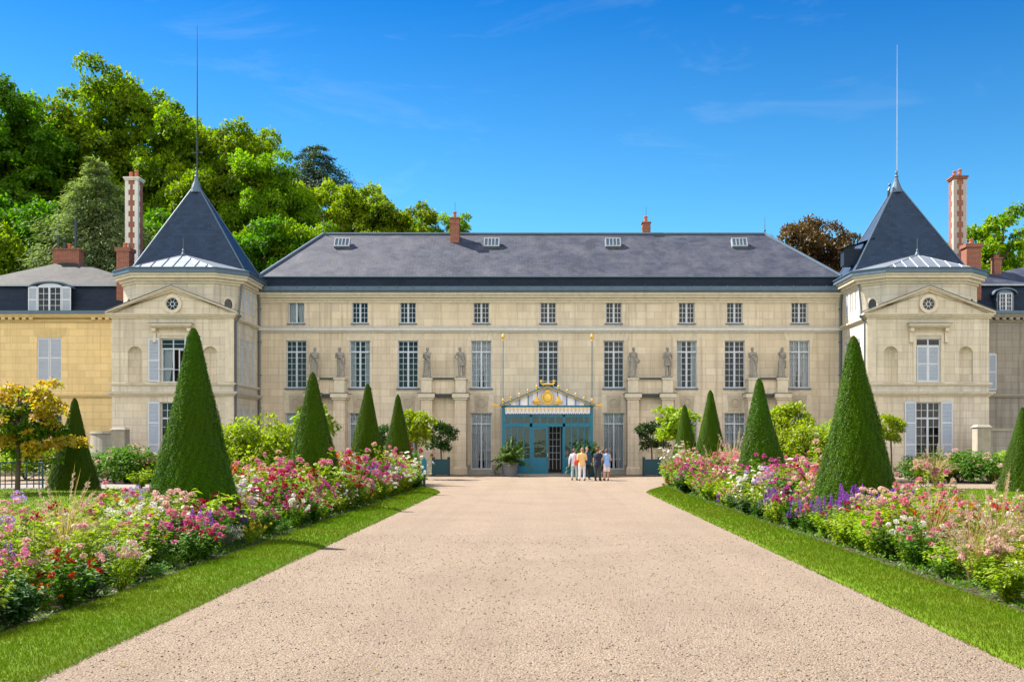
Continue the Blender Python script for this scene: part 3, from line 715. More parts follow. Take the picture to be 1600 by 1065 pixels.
    for s in (-1, 1):
        for out, dz0, dz1 in ((.10, -.26, -.14), (.2, -.138, -.04), (.28, -.038, .04)):
            A = (s*(hb+.05), zp+.06); T = (0, za); poly = [(A[0], A[1]+dz0+.16), (T[0], T[1]+dz0), (T[0], T[1]+dz1), (A[0], A[1]+dz1+.16)]
            poly = [(A[0], max(zp+.003, A[1]+dz0)), (T[0], T[1]+dz0), (T[0], T[1]+dz1), (A[0], A[1]+dz1)]
            if s > 0: poly = poly[::-1]
            rk.prism_y(poly, -out, .06)
    rk.build('raking_cornice', M['trim'], P)
    cap = MB()
    for s in (-1, 1):
        p = [(s*(hb+.1), zp+.105), (0, za+.045), (0, za+.075), (s*(hb+.1), zp+.135)]
        if s > 0: p = p[::-1]
        cap.prism_y(p, -.32, .42)
    cap.build('pediment_flashing', M['zinc_dark'], P)
    # bull's-eye
    ov = MB(); ov.ring_y(0, occ, .37, .52, -.10, .02, 32); ov.ring_y(0, occ, .33, .39, -.06, .02, 32); o = ov.build('round_window', M['trim'], P)
    g = MB(); g.add([(.36*math.cos(2*PI*i/28), .0, occ+.36*math.sin(2*PI*i/28)) for i in range(28)], [tuple(range(28))]); g.build('pane', M['glass'], o)
    g = MB(); g.add([(.37*math.cos(2*PI*i/28), .01, occ+.37*math.sin(2*PI*i/28)) for i in range(28)], [tuple(range(28))]); g.build('dark_back', M['dark_room'], o)
    w = MB(); w.ring_y(0, occ, .10, .135, -.03, .0, 16)
    for k in range(8):
        a = PI/8+2*PI*k/8; w.tube([(.12*math.cos(a), -.015, occ+.12*math.sin(a)), (.36*math.cos(a), -.015, occ+.36*math.sin(a))], .013, 4)
    w.build('glazing_bars', M['white'], o)
    # window surround and bracketed hood
    t = MB()
    for s in (-1, 1): t.box(*sorted((s*.70, s*.86)), -.05, .03, 5.3, 7.9)
    t.box(-.86, .86, -.05, .03, 7.902, 8.06); t.build('surround', M['trim'], P)
    t = MB(); t.box(-1.05, 1.05, -.2, .03, 8.3, 8.36); t.box(-1.14, 1.14, -.34, .03, 8.362, 8.44); t.box(-1.2, 1.2, -.42, .03, 8.442, 8.52); hd = t.build('hood', M['trim'], P)
    t = MB(); t.box(-1.22, 1.22, -.43, .02, 8.524, 8.55); t.build('hood_lead', M['iron'], hd)
    for s in (-1, 1):
        t = MB(); t.prism_y([(-.0, 0), (.0, 0), (0, 0)], 0, 0) if False else None
        c0 = s*.98; t.box(c0-.09, c0+.09, -.12, .03, 7.5, 8.298); t.box(c0-.1, c0+.1, -.28, .03, 8.12, 8.297); t.ball((c0, -.12, 7.55), .1, 8); t.build('bracket', M['trim'], P)
    # pedestal course and string course
    lg = MB(); rim = [(-hw, 5.0), (-hw, 0), (hw, 0), (hw, 5.0)]
    moulding(lg, rim, [(.06, 5.08, 5.16), (.13, 5.162, 5.25)]); lg.build('sill_course', M['trim'], P)
    for a, b in nich+[(-.75, .75)]:
        z = MB(); z.box(a-.05, b+.05, -.17, .02, 5.252, 5.29); z.build('sill', M['trim'], P)
    lg = MB(); moulding(lg, rim, [(.08, 4.5, 4.58), (.17, 4.582, 4.66), (.26, 4.662, 4.74)]); lg.build('string_course', M['trim'], P)
    lg = MB(); moulding(lg, rim, [(.28, 4.744, 4.765)]); lg.build('string_lead', M['flashing'], P)
    lg = MB(); moulding(lg, [(hw if m > 0 else -hw, .3), (hw if m > 0 else -hw, 5)][::(1 if m > 0 else -1)], [(.1, 8.78, 8.86), (.18, 8.862, 8.95)]); lg.build('side_string_course', M['trim'], P)
    q = MB(); xi = m*(hw-.32); q.box(*sorted((m*(hw-.46), m*(hw+.03))), -.035, .02, 0, 4.49); q.box(*sorted((m*(hw-.46), m*(hw+.03))), -.035, .02, 5.3, 8.84); q.build('corner_pilaster', M['trim'], P)
    q = MB(); q.tube([(m*(hw+.10), .18, .1), (m*(hw+.10), .18, 8.7), (m*(hw+.38), .1, 9.0), (m*(hw-.05), 1.2, 9.25), (m*(hw+.05), 1.5, 11.2)], .06, 8); q.build('downpipe', M['lead'], P)
    # dark interior
    d = MB(); d.box(-hw+.4, hw-.4, 1.3, 1.35, .1, 9); d.M = base; a_, b_ = sorted((side_x(.75), side_x(dep))); d.quad((a_, 1.2, 0), (b_, 1.2, 0), (b_, 1.2, 9), (a_, 1.2, 9)); a_, b_ = sorted((side_x(1.75), side_x(dep))); d.quad((a_, .7, 9.2), (b_, .7, 9.2), (b_, .7, 11), (a_, .7, 11)); d.M = None; d.build('interior', M['dark_room'], P)
    # joinery
    for a, b in sw:
        u = (a+b)/2
        for z0, z1, key in ((5.28, 7.9, 'pav_side_mid'), (.9, 3.9, 'pav_side_low')):
            put_window(key, P, base @ Vector((side_x(u), -.10, z0)), rot, w=.55, h=z1-z0, cols=2, rows=6, tr=.5, trows=1)
    put_window('pav_low', P, (0, 0, wg[2]), w=1.36, h=wg[3]-wg[2], cols=4, rows=6, tr=.9, trows=2, curtain=None)
    sw_, hlow, hmid = .64, 3.55, 2.42
    lowm = _sh.setdefault('low', shutter_mesh(sw_, hlow, (.32, .66))); midm = _sh.setdefault('mid', shutter_mesh(.62, hmid, (.48,)))
    for s in (-1, 1):
        obj('shutter', lowm, P, (s*.7-(sw_ if s < 0 else 0), -.04, .62))
    if closed:
        cm = shutter_mesh(.60, 2.0, (.48,))
        for s in (-1, 1): obj('shutter', cm, P, (-.612 if s < 0 else .012, .1, 5.31))
        g = MB(); g.quad((-.63, .12, 7.36), (.63, .12, 7.36), (.63, .12, 7.68), (-.63, .12, 7.68)); g.build('fanlight', M['glass'], P)
        f = MB(); 
        for s in (-1, 1): f.box(*sorted((s*.63, s*.68)), .08, .16, 5.28, 7.74)
        f.box(-.63, .63, .08, .16, 7.68, 7.74); f.box(-.63, .63, .07, .16, 7.31, 7.37); f.box(-.035, .035, .06, .16, 5.28, 7.68); f.build('window', M['white'], P)
    else:
        obj('shutter', midm, P, (-.7-.62, -.06, 5.3)); obj('shutter', midm, P, (.7, -.06, 5.3))
        f = MB(); hw_ = .68; y0, y1 = .13, .2; h0, h1 = 5.28, 7.74
        for s in (-1, 1): f.box(*sorted((s*.63, s*hw_)), y0, y1, h0, h1)
        f.box(-.63, .63, y0, y1, h1-.07, h1); f.box(-.63, .63, y0, y1, h1-.62, h1-.54); f.box(-.63, .63, y0, y1, h0, h0+.06); f.box(-.03, .03, y0, y1, h1-.54, h1-.07)
        f.box(-.03, .05, y0, y1, h0+.06, h1-.62); f.box(-.63, -.57, y0, y1, h0+.06, h1-.62); f.box(-.57, -.03, y0+.01, y1, h0+.75, h0+.80)
        f.M = Matrix.Translation((.63, .13, 0)) @ Matrix.Rotation(R(-78), 4, 'Z')      # the right casement stands open inwards
        f.M = Matrix.Translation((.63, .2, 0)) @ Matrix.Rotation(R(75), 4, 'Z') @ Matrix.Rotation(PI, 4, 'Z')
        f.box(0, .05, 0, .05, h0+.06, h1-.62); f.box(.53, .58, 0, .05, h0+.06, h1-.62); f.box(.05, .53, 0, .05, h0+.06, h0+.12); f.box(.05, .53, 0, .05, h1-.7, h1-.62); f.M = None
        o = f.build('window', M['white'], P)
        g = MB(); g.quad((-.6, .165, h0), (0, .165, h0), (0, .165, h1-.6), (-.6, .165, h1-.6)); g.quad((-.6, .165, h1-.55), (.6, .165, h1-.55), (.6, .165, h1), (-.6, .165, h1)); g.build('pane', M['glass'], o)
        c = MB()
        for i in range(14):
            a0, a1 = i/14, (i+1)/14; yy = lambda t: .32+.025*math.sin(t*20)
            tp = lambda t: (-.66+.62*t, yy(t), h1-.6); bt = lambda t: (-.66+.40*t, yy(t), h0+.05)
            c.quad(bt(a0), bt(a1), tp(a1), tp(a0))
        c.build('curtain', M['curtain'], o)
        q = MB(); q.tube([(-.95, -.10, 5.98), (.95, -.10, 5.98)], .018, 6); q.tube([(-.66, .0, 7.42), (.66, .0, 7.42)], .012, 6); q.build('rail', M['white'], P)
    # steep spire roof behind
    zb = 11.75; y0, y1 = 2.9, 7.0; xa, xb = (-3.75, 3.35) if m > 0 else (-3.4, 3.72); xc_ = (X(306, 62.4)-xc) if m > 0 else (X(1406, 61.9)-xc); apx = (xc_, 5.1, 17.75)
    sp = MB(); n = 6; rings = []
    for k in range(n+1):   # faces flare slightly at the foot
        t = k/n; f_ = t if t > .12 else t
        rings.append([tuple(Vector(p).lerp(Vector(apx), f_*.985)) for p in ((xa, y0, zb), (xb, y0, zb), (xb, y1, zb), (xa, y1, zb))])
    sp.loft(rings, True); ro = sp.build('spire_roof', M['slate_spire'], P)
    bs = MB(); bs.box(xa+.1, xb-.1, y0+.1, y1+1.3, zt-.3, zb); bs.build('spire_base', M['zinc_dark'], ro)
    fn = MB()
    for p in ((xa, y0, zb), (xb, y0, zb), (xa, y1, zb), (xb, y1, zb)): fn.tube([p, Vector(p).lerp(Vector(apx), .96)], .05, 5)
    fn.lathe([(.38, -.62), (.30, -.3), (.16, .05), (.10, .3), (.13, .38), (.07, .48), (.09, .62), (.0, .8)], apx, 10); fn.build('spire_finial', M['zinc_dark'], ro)
    rod = MB(); xr = X(308 if m > 0 else 1402, 62.5)-xc; top = Z(40 if m > 0 else 70, 62.5)
    rod.tube([(xr, 5.12, 17.6), (xr, 5.12, 17.6+(top-17.6)*.5), (xr, 5.12, top)], [.05, .035, .012], 6)
    if m > 0:
        rod.tube([(xr-.35, 5.12, 19.6), (xr+.35, 5.12, 19.6)], .015, 4); rod.tube([(xr, 4.8, 19.6), (xr, 5.4, 19.6)], .015, 4)
    rod.build('lightning_rod', M['iron' if m > 0 else 'zinc'], ro)
    if m < 0:   # little dormer on the lit left slope, and a bit of gilded ironwork by the top
        d = MB(); yd = 4.2; xd = xa+.35; d.box(xd-.55, xd+.75, yd-.35, yd+.35, 12.5, 13.5); d.add([(xd-.7, yd-.5, 13.5), (xd+1.3, yd-.5, 14.15), (xd+1.3, yd+.5, 14.15), (xd-.7, yd+.5, 13.5)], [(0, 1, 2, 3)]); d.add([(xd-.7, yd-.5, 13.44), (xd+1.3, yd-.5, 14.09), (xd+1.3, yd+.5, 14.09), (xd-.7, yd+.5, 13.44)], [(3, 2, 1, 0)]); d.build('spire_dormer', M['slate_dark'], ro)
        d = MB(); d.tube([(apx[0]-.55, 5.0, 16.9), (apx[0]-.5, 5.0, 17.25), (apx[0]-.42, 5.0, 17.5)], [.05, .09, .03], 6); d.ball((apx[0]-.45, 5.0, 17.6), .09, 6); d.build('spire_ornament', M['iron'], ro)
    # chequered tall stack and a short brick stack
    yk = 8.2; D = 57.4+yk; px = 209.5 if m > 0 else 1496; kx = X(px, D)-xc; zt_ = Z(284 if m > 0 else 282, D); w = .41
    ch = MB(); ch.box(kx-w+.006, kx+w-.006, yk-.406, yk+.394, 10, zt_); st = ch.build('tall_chimney', M['brick'], P)
    h = .34
    for s in (-1, 1):
        qn = MB(); z = 11.2; i = 0
        while z < zt_-.1:
            b_ = .32 if i % 2 == 0 else .21; qn.box(*sorted((kx+s*(w+.004), kx+s*(w-b_))), yk-.42, yk-.4+b_, z, min(zt_-.02, z+h)); z += h; i += 1
        qn.build('toothed_quoin_strip', M['quoin' if m > 0 else 'quoin_dark'], st)
    qn = MB(); qn.box(kx-w-.06, kx+w+.06, yk-.46, yk+.46, zt_, zt_+.10); qn.box(kx-w-.11, kx+w+.11, yk-.51, yk+.51, zt_+.102, zt_+.2); qn.build('chimney_cap', M['quoin'] if m > 0 else M['brick'], st)
    for dx in (-.19, .16): q = MB(); pot(q, kx+dx, yk, zt_+.2, .40 if dx < 0 else .52, .12); q.build('chimney_pot', M['clay'], st)
    px = 196 if m > 0 else 1517.5; yk = 4.6; D = 57.4+yk; kx = X(px, D)-xc; zt_ = Z(391 if m > 0 else 385, D)
    ch = MB(); w = .38 if m > 0 else .44; ch.box(kx-w, kx+w, yk-.4, yk+.4, 10.5, zt_); ch.box(kx-w-.08, kx+w+.08, yk-.48, yk+.48, zt_-.12, zt_+.1); st = ch.build('short_chimney', M['brick'], P)
    q = MB(); pot(q, kx, yk, zt_+.1, .34, .13); q.build('chimney_pot', M['clay'], st)
    return P
_sh = {}
pavilion((-24.2-17.37)/2, 1, 'left corner pavilion with one casement open and pale checkered tall chimney', 'stone_pav', False)
pavilion(21.58, -1, 'right corner pavilion with closed first floor shutters and dark red checkered chimney', 'stone_pav', True)

# ================================================================ WINGS
def wing(x0, x1, label, stone, trim, side):
    Wg = thing('side_wing', label, 'building wing', (0, 0, 0)); Y = D0; zt = 9.62
    hs = []
    if side < 0: cx = X(77, Y); hs = [(cx-.75, cx+.75, Z(597, Y), Z(527, Y)), (cx-.75, cx+.75, .4, 3.6), (cx-7.2, cx-5.7, Z(597, Y), Z(527, Y))]
    else: cx = X(1571, Y); hs = [(cx+5, cx+6.4, 5.6, 8.3)]
    mb = MB(); wall(mb, x0, x1, 0, zt, Y, hs); mb.quad((x0, Y, 0), (x0, Y, zt), (x0, Y+9, zt), (x0, Y+9, 0)); mb.quad((x1, Y, zt), (x1, Y, 0), (x1, Y+9, 0), (x1, Y+9, zt)); mb.build('wall', M[stone], Wg)
    c = MB(); moulding(c, [(x0, Y), (x1, Y)], [(.06, 9.2, 9.28), (.16, 9.282, 9.36), (.34, 9.50, 9.60), (.42, 9.602, 9.70)], back=.2)
    cor = c.build('cornice', M[trim], Wg)
    c = MB(); c.box(0, .22, Y-.32, Y+.01, 9.362, 9.498); cm = c.mesh('modillion', M[trim]); x = x0+.1
    while x < x1-.2:
        if -27.5 < x < -23 or x > 23 or x < -31: obj('modillion', cm, cor, (x, 0, 0))
        x += .42
    c = MB(); moulding(c, [(x0, Y), (x1, Y)], [(.08, 4.66, 4.74), (.15, 4.742, 4.86)]); c.build('string_course', M[trim], Wg)
    c = MB(); moulding(c, [(x0, Y), (x1, Y)], [(.5, 9.71, 9.84), (.44, 9.842, 9.9)], back=.5); c.build('gutter', M['zinc_dark'], Wg)
    zm = Z(446, Y+.7) if side < 0 else Z(445, Y+.7)
    r = MB(); r.add([(x0, Y+.1, 9.8), (x1, Y+.1, 9.8), (x1, Y+.75, zm), (x0, Y+.75, zm), (x0, Y+9, 9.8), (x1, Y+9, 9.8), (x1, Y+8.3, zm), (x0, Y+8.3, zm)], [(0, 1, 2, 3), (1, 5, 6, 2), (5, 4, 7, 6), (4, 0, 3, 7)]); r.build('mansard_roof', M['slate_dark'], Wg)
    r = MB(); yr = Y+3.6
    if side < 0: xa, xb = X(100, yr)-.0, X(112, yr); top = Z(409, yr); xe0 = X(-20, Y)
    else: xa, xb = X(1600, yr), x1-4; top = Z(417, yr); xe0 = x0
    if side < 0:
        r.add([(xa-5.2, Y+.6, zm+.03), (x1+.3, Y+.6, zm+.03), (x1+.3, Y+8.4, zm+.03), (xa-5.2, Y+8.4, zm+.03), (xa, yr, top), (xb, yr, top)], [(0, 1, 5, 4), (1, 2, 5), (2, 3, 4, 5), (3, 0, 4)])
        r.box(x0, xa-5.2, Y+.6, Y+8.4, zm+.0, zm+.05)
    else:
        r.add([(x0-.3, Y+.6, zm+.03), (x1, Y+.6, zm+.03), (x1, Y+8.4, zm+.03), (x0-.3, Y+8.4, zm+.03), (xa, yr, top), (xb, yr, top)], [(0, 1, 5, 4), (1, 2, 5), (2, 3, 4, 5), (3, 0, 4)])
    up = r.build('upper_roof', M['slate_worn' if side < 0 else 'slate'], Wg)
    r = MB(); r.box(x0, x1, Y+.52, Y+.8, zm-.06, zm+.025); r.build('roof_flashing', M['zinc'], Wg)
    if side < 0:
        m = MB(); k = X(104, yr); m.box(k-.85, k+.85, yr-.1, yr+.6, top-1, top+.75); m.box(k-.92, k+.92, yr-.17, yr+.67, top+.75, top+.83); st = m.build('chimney', M['brick'], up)
        
        for dx, hh, rr in ((-.62, 1.75, .09), (.5, 2.85, .085), (-.2, 1.25, .11)): m = MB(); m.tube([(k+dx, yr+.2, top+.8), (k+dx, yr+.2, top+hh)], rr, 8); m.build('flue_pipe', M['iron'], up)
        m = MB(); pot(m, k+.1, yr+.2, top+.83, .35, .12); m.build('chimney_pot', M['clay'], up)
    else:
        k = X(1546.5, yr); m = MB(); m.box(k-.24, k+.24, yr-1.2, yr-.7, 11, Z(409, yr)); m.box(k-.29, k+.29, yr-1.25, yr-.65, Z(409, yr), Z(409, yr)+.08); st = m.build('chimney', M['brick'], up); m = MB(); pot(m, k, yr-.95, Z(409, yr)+.08, .2, .12); m.build('chimney_pot', M['clay'], up)
    # dormer
    cx = X(78, Y) if side < 0 else X(1571, Y); hwd = .72 if side < 0 else .42; z0 = Z(490, Y) if side < 0 else Z(488, Y); z1 = Z(447, Y) if side < 0 else Z(457, Y)
    d = MB(); arch = [(cx-hwd-.1, z0), (cx+hwd+.1, z0), (cx+hwd+.1, z1-.12)]+[(cx+(hwd+.1)*math.cos(t), z1-.12+.3*math.sin(t)) for t in np.linspace(.2, PI-.2, 9)]+[(cx-hwd-.1, z1-.12)]
    d.prism_y(arch, Y+.02, Y+1.6); dm = d.build('dormer', M['zinc_dark' if side > 0 else 'white'], Wg)
    d = MB(); hood = [(cx+(hwd+(.55 if side < 0 else .3))*math.cos(t), z1-.05+.36*math.sin(t)) for t in np.linspace(.12, PI-.12, 13)]
    hood = hood+[(x_, z_+(-.1)) for x_, z_ in hood[::-1]]; d.prism_y(hood, Y-.08, Y+1.5); d.build('dormer_hood', M['zinc_dark'], dm)
    wv = put_window('wing_dormer%d' % side, Wg, (cx, Y-.2, z0+.06), w=hwd*2 if side < 0 else .76, h=z1-z0-.1, cols=4, rows=4)
    g = MB(); g.box(cx-hwd, cx+hwd, Y-.0, Y+.018, z0+.05, z1-.1); g.build('dark_back', M['dark_room'], dm)
    if side < 0:
        sm = shutter_mesh(.56, z1-z0-.12, (.48,))
        for s in (-1, 1): obj('shutter', sm, Wg, (cx+s*.74-(.56 if s < 0 else 0), Y-.02, z0+.06))
        sm = shutter_mesh(.72, hs[0][3]-hs[0][2]-.06, (.53,))
        for c_ in (hs[0], hs[2]):
            for s in (-1, 1): obj('shutter', sm, Wg, ((c_[0]+c_[1])/2+(-.735 if s < 0 else .015), Y+.1, c_[2]+.03))
        put_window('wing_low', Wg, ((hs[1][0]+hs[1][1])/2, Y, .4), w=1.5, h=3.2, cols=4, rows=6, tr=.7, trows=2)
        for a, b, c_, d_ in (hs[0], hs[2]):
            f = MB(); f.box(a, a+.05, Y+.05, Y+.16, c_, d_); f.box(b-.05, b, Y+.05, Y+.16, c_, d_); f.box(a+.05, b-.05, Y+.05, Y+.16, d_-.06, d_); f.build('window', M['white'], Wg)
        f = MB()
        for k in range(-3, 4): f.prism_y([(cx+k*.26-.125, 8.34), (cx+k*.26+.125, 8.34), (cx+k*.26+.125+k*.05, 8.9), (cx+k*.26-.125+k*.05, 8.9)], Y-.012, Y+.01)
        f.build('flat_arch', M[trim], Wg)
    else:
        sm = shutter_mesh(.5, 2.2, (.48,)); obj('shutter', sm, Wg, (X(1546, Y)-.1, Y-.03, 5.1))
    d = MB(); d.quad((x0, Y+1.4, 0), (x1, Y+1.4, 0), (x1, Y+1.4, 9), (x0, Y+1.4, 9)); d.build('interior', M['dark_room'], Wg)
wing(-46, -24.0, 'ochre yellow left wing with white shuttered dormer and closed white shutters', 'stone_yellow', 'trim_yellow', -1)
wing(24.8, 44, 'grey stone right wing with small arched zinc dormer in its dark mansard', 'stone_grey', 'trim_grey', 1)

# ================================================================ ENTRANCE PORCH (teal and gold tent-like veranda)
def porch():
    yf = 59.0; P = thing('entrance_porch', 'teal glazed entrance porch with gilded emblem on striped tent pediment', 'porch', (X(855.5, yf), yf, 0)); hw = 2.62; dep = D0-yf-.02
    ze = 4.05; za = 5.22; zb = .16
    st = MB(); st.box(-hw-.1, hw+.1, -.12, dep, 0, .1); st.box(-1.35, 1.35, -.75, -.122, 0, .07); st.build('step', M['step'], P)
    f = MB()
    for s in (-1, 1):
        f.box(*sorted((s*hw, s*(hw-.16))), -.02, .14, .1, ze+.05); f.box(*sorted((s*hw, s*(hw-.12))), dep-.14, dep, .1, ze); f.ball((s*(hw-.08), .06, ze+.12), .1, 8)
        f.box(*sorted((s*1.02, s*.88)), 0, .12, .1, 3.5)
    f.box(-hw+.16, hw-.16, .0, .12, 2.82, 3.02); f.box(-hw+.16, hw-.16, -.03, .13, ze-.12, ze); f.box(-hw+.16, hw-.16, .0, .12, 3.4, 3.52)
    for s in (-1, 1): f.box(*sorted((s*(hw-.13), s*(hw-.03))), .14, dep-.14, 2.84, 3.0); f.box(*sorted((s*(hw-.13), s*(hw-.03))), .14, dep-.14, ze-.1, ze); f.box(*sorted((s*(hw-.13), s*(hw-.03))), .14, dep-.14, .12, .95)
    f.build('frame', M['teal'], P)
    for xa, xb in ((-hw+.16, -1.02), (1.02, hw-.16)):      # fixed side bays: panel below, three glazed strips above
        p = MB(); p.box(xa, xb, .03, .10, .12, 1.0); 
        n = 2
        for k in range(n): w = (xb-xa)/n; p.box(xa+k*w+.09, xa+(k+1)*w-.09, .012, .03, .25, .88)
        for k in range(1, 4): x = xa+(xb-xa)*k/4; p.box(x-.04, x+.04, .025, .11, 1.0, 2.82); p.box(x-.035, x+.035, .025, .11, 3.02, 3.4)
        p.build('side_panel', M['teal'], P)
        g = MB(); g.quad((xa, .07, 1), (xb, .07, 1), (xb, .07, 2.82), (xa, .07, 2.82)); g.quad((xa, .07, 3.02), (xb, .07, 3.02), (xb, .07, 3.4), (xa, .07, 3.4)); g.build('glazing', M['glass_door'], P)
    for k in (-.44, 0, .44):
        p = MB(); p.box(k-.035, k+.035, .02, .11, 3.02, 3.4); p.build('transom_bar', M['teal'], P)
    g = MB(); g.quad((-.88, .07, 3.02), (.88, .07, 3.02), (.88, .07, 3.4), (-.88, .07, 3.4)); g.build('transom_glazing', M['glass_door'], P)
    d = MB(); d.box(-.88, -.77, .02, .1, .12, 2.82); d.box(-.07, .04, .02, .1, .12, 2.82); d.box(-.77, -.07, .02, .1, 2.7, 2.82); d.box(-.77, -.07, .03, .09, .12, 1.05); d.box(-.68, -.16, .01, .03, .28, .92); d.box(-.47, -.35, -.002, .012, .56, .68)
    lf = d.build('door_leaf', M['teal'], P); g = MB(); g.quad((-.77, .06, 1.05), (-.07, .06, 1.05), (-.07, .06, 2.7), (-.77, .06, 2.7)); g.build('door_pane', M['glass_door'], lf)
    q = MB(); q.box(.0, .03, -.02, .02, 1.1, 1.3); q.build('handle', M['gold'], lf)
    d = MB(); d.M = Matrix.Translation((.86, .1, 0)) @ Matrix.Rotation(R(92), 4, 'Z'); d.box(0, .1, -.08, 0, .12, 2.82); d.box(.7, .8, -.08, 0, .12, 2.82); d.box(.1, .7, -.07, -.01, .12, 1.05); d.box(.1, .7, -.08, 0, 2.7, 2.82)
    d.build('door_leaf', M['teal'], P)                     # right leaf folded back inside
    q = MB(); q.box(-hw+.12, hw-.12, dep-.09, dep-.02, .1, ze); q.M = Matrix.Translation((0, 0, 0)); 
    q.build('back_panel', M['dark_room'], P)
    b = MB(); y = dep-.13
    for x in (.10, .33, .56, .79): b.box(x-.015, x+.015, y-.03, y, .3, 2.9)
    for z in (.9, 1.3, 1.7, 2.1, 2.5, 2.9): b.box(.1, .79, y-.03, y, z-.015, z+.015)
    b.build('inner_door', M['louvre'], P)
    # striped valance with a scalloped fringe
    v = MB(); z1, z0 = ze-.12, 3.62; n = 44; wv = (2*hw-.36)/n
    for k in range(n):
        x = -hw+.18+k*wv; v.quad((x, -.06, z0), (x+wv, -.06, z0), (x+wv, -.06, z1), (x, -.06, z1), k % 2 if True else 0)
        v.add([(x, -.06, z0), (x+wv*.5, -.065, z0-.10), (x+wv, -.06, z0)], [(0, 1, 2)], (k+1) % 2)
    o = v.build('valance', [M['canvas'], M['canvas_white']], P)
    v = MB(); v.box(-hw+.16, hw-.16, -.085, -.062, z1-.10, z1-.04); v.box(-hw+.16, hw-.16, -.08, -.062, z0+.10, z0+.13); v.build('valance_braid', M['gold'], o)
    # tent pediment and roof
    n = 15; t = MB()
    for k in range(n):
        xa, xb = -hw+.1+(2*hw-.2)*k/n, -hw+.1+(2*hw-.2)*(k+1)/n; h = lambda x: ze+.04+(za-ze-.1)*(1-abs(x)/hw)
        t.quad((xa, -.02, ze), (xb, -.02, ze), (xb, -.02, h(xb)), (xa, -.02, h(xa)), k % 2)
    t.build('tent_pediment', [M['canvas'], M['canvas_white']], P)
    t = MB()
    for s in (-1, 1):
        a = [(s*(hw+.12), -.25, ze+.02), (0, -.25, za), (0, dep, za), (s*(hw+.12), dep, ze+.02)]; t.add(a+[(x, y, z-.05) for x, y, z in a], [(0, 1, 2, 3), (7, 6, 5, 4), (0, 4, 5, 1), (3, 7, 4, 0)])
    rf = t.build('roof', M['teal'], P)
    t = MB()
    for s in (-1, 1): t.tube([(s*(hw+.05), -.22, ze-.03), (0, -.22, za-.1)], .026, 6)
    t.build('rake_moulding', M['gold'], rf)
    t = MB()
    for s in (-1, 1):
        for k in (.22, .42, .62, .82): x = s*hw*k; h = ze+(za-ze)*(1-k)-.12; t.box(x-.022, x+.022, -.045, -.022, ze, h)
    t.build('batten', M['teal'], P)
    # gilded emblem: oval medallion under a crown between two sprays
    e = MB(); c = (0, -.05, ze+.43)
    e.M = Matrix.Translation(c); e.ball((0, 0, 0), .25, 14, 0, (1, .16, 1.1)); e.M = None
    e.ring_y(0, ze+.43, .26, .33, -.10, -.03, 22, 0, 1.1); 
    for k in range(18):
        a = 2*PI*k/18; e.ball((.33*math.cos(a), -.075, ze+.43+.36*math.sin(a)), .045, 6)
    e.box(-.12, .12, -.1, -.03, ze+.80, ze+.88)
    for k in (-.1, 0, .1): e.ball((k, -.07, ze+.92), .04, 6)
    for s in (-1, 1):
        for k in range(9): x = s*(.42+.045*k); e.tube([(x, -.05, ze+.08), (x+s*.04, -.07, ze+.22), (x+s*.10-s*.02*k, -.05, ze+.32+.22*math.sin(k*.42))], [.05, .05, .02], 5)
        e.tube([(s*.3, -.06, ze+.12), (s*.55, -.07, ze+.07), (s*.72, -.06, ze+.14)], [.04, .045, .02], 6)
    e.build('emblem', M['gold'], P)
    def spear(x, z, h, name='spear_finial'):
        q = MB(); q.lathe([(.035, 0), (.05, h*.15), (.025, h*.3), (.06, h*.5), (.065, h*.68), (.02, h*.95), (.0, h)], (x, -.15, z), 8); q.build(name, M['gold'], P)
    for s in (-1, 1):
        for k in (.23, .42, .60, .78): spear(s*hw*k*1.03, ze+(za-ze)*(1-k), .26)
        spear(s*(hw-.06), ze+.06, .36)
        q = MB(); q.tube([(s*(hw+.02), -.1, ze-.03), (s*(hw+.3), -.12, ze-.02), (s*(hw+.5), -.14, ze+.05)], [.05, .04, .03], 6); q.add([(s*(hw+.22), -.12, ze+.0), (s*(hw+.5), -.14, ze+.14), (s*(hw+.58), -.14, ze-.01), (s*(hw+.3), -.12, ze-.09)], [(0, 1, 2, 3), (3, 2, 1, 0)]); q.build('corner_ornament', M['gold'], P)
        q = MB(); q.tube([(s*(hw-.06), .02, ze+.35), (s*(hw-.06), .02, 7.75)], .022, 6); pl = q.build('lance', M['teal'], P)
        q = MB(); q.lathe([(.03, 0), (.06, .05), (.03, .12), (.09, .22), (.10, .32), (.04, .42), (.0, .5)], (s*(hw-.06), .02, 7.72), 8); q.build('lance_head', M['gold'], pl)
    q = MB(); q.tube([(-.42, -.2, za+.12), (-.3, -.2, za+.03), (0, -.2, za+.05), (.3, -.2, za+.03), (.42, -.2, za+.12)], [.02, .05, .06, .05, .02], 7)
    for s in (-1, 1): q.ball((s*.36, -.2, za+.19), .07, 8); q.tube([(s*.36, -.2, za+.2), (s*.30, -.2, za+.32)], [.04, .01], 5); q.tube([(s*.36, -.2, za+.2), (s*.44, -.2, za+.31)], [.04, .01], 5)
    q.build('crest', M['gold'], P)
porch()
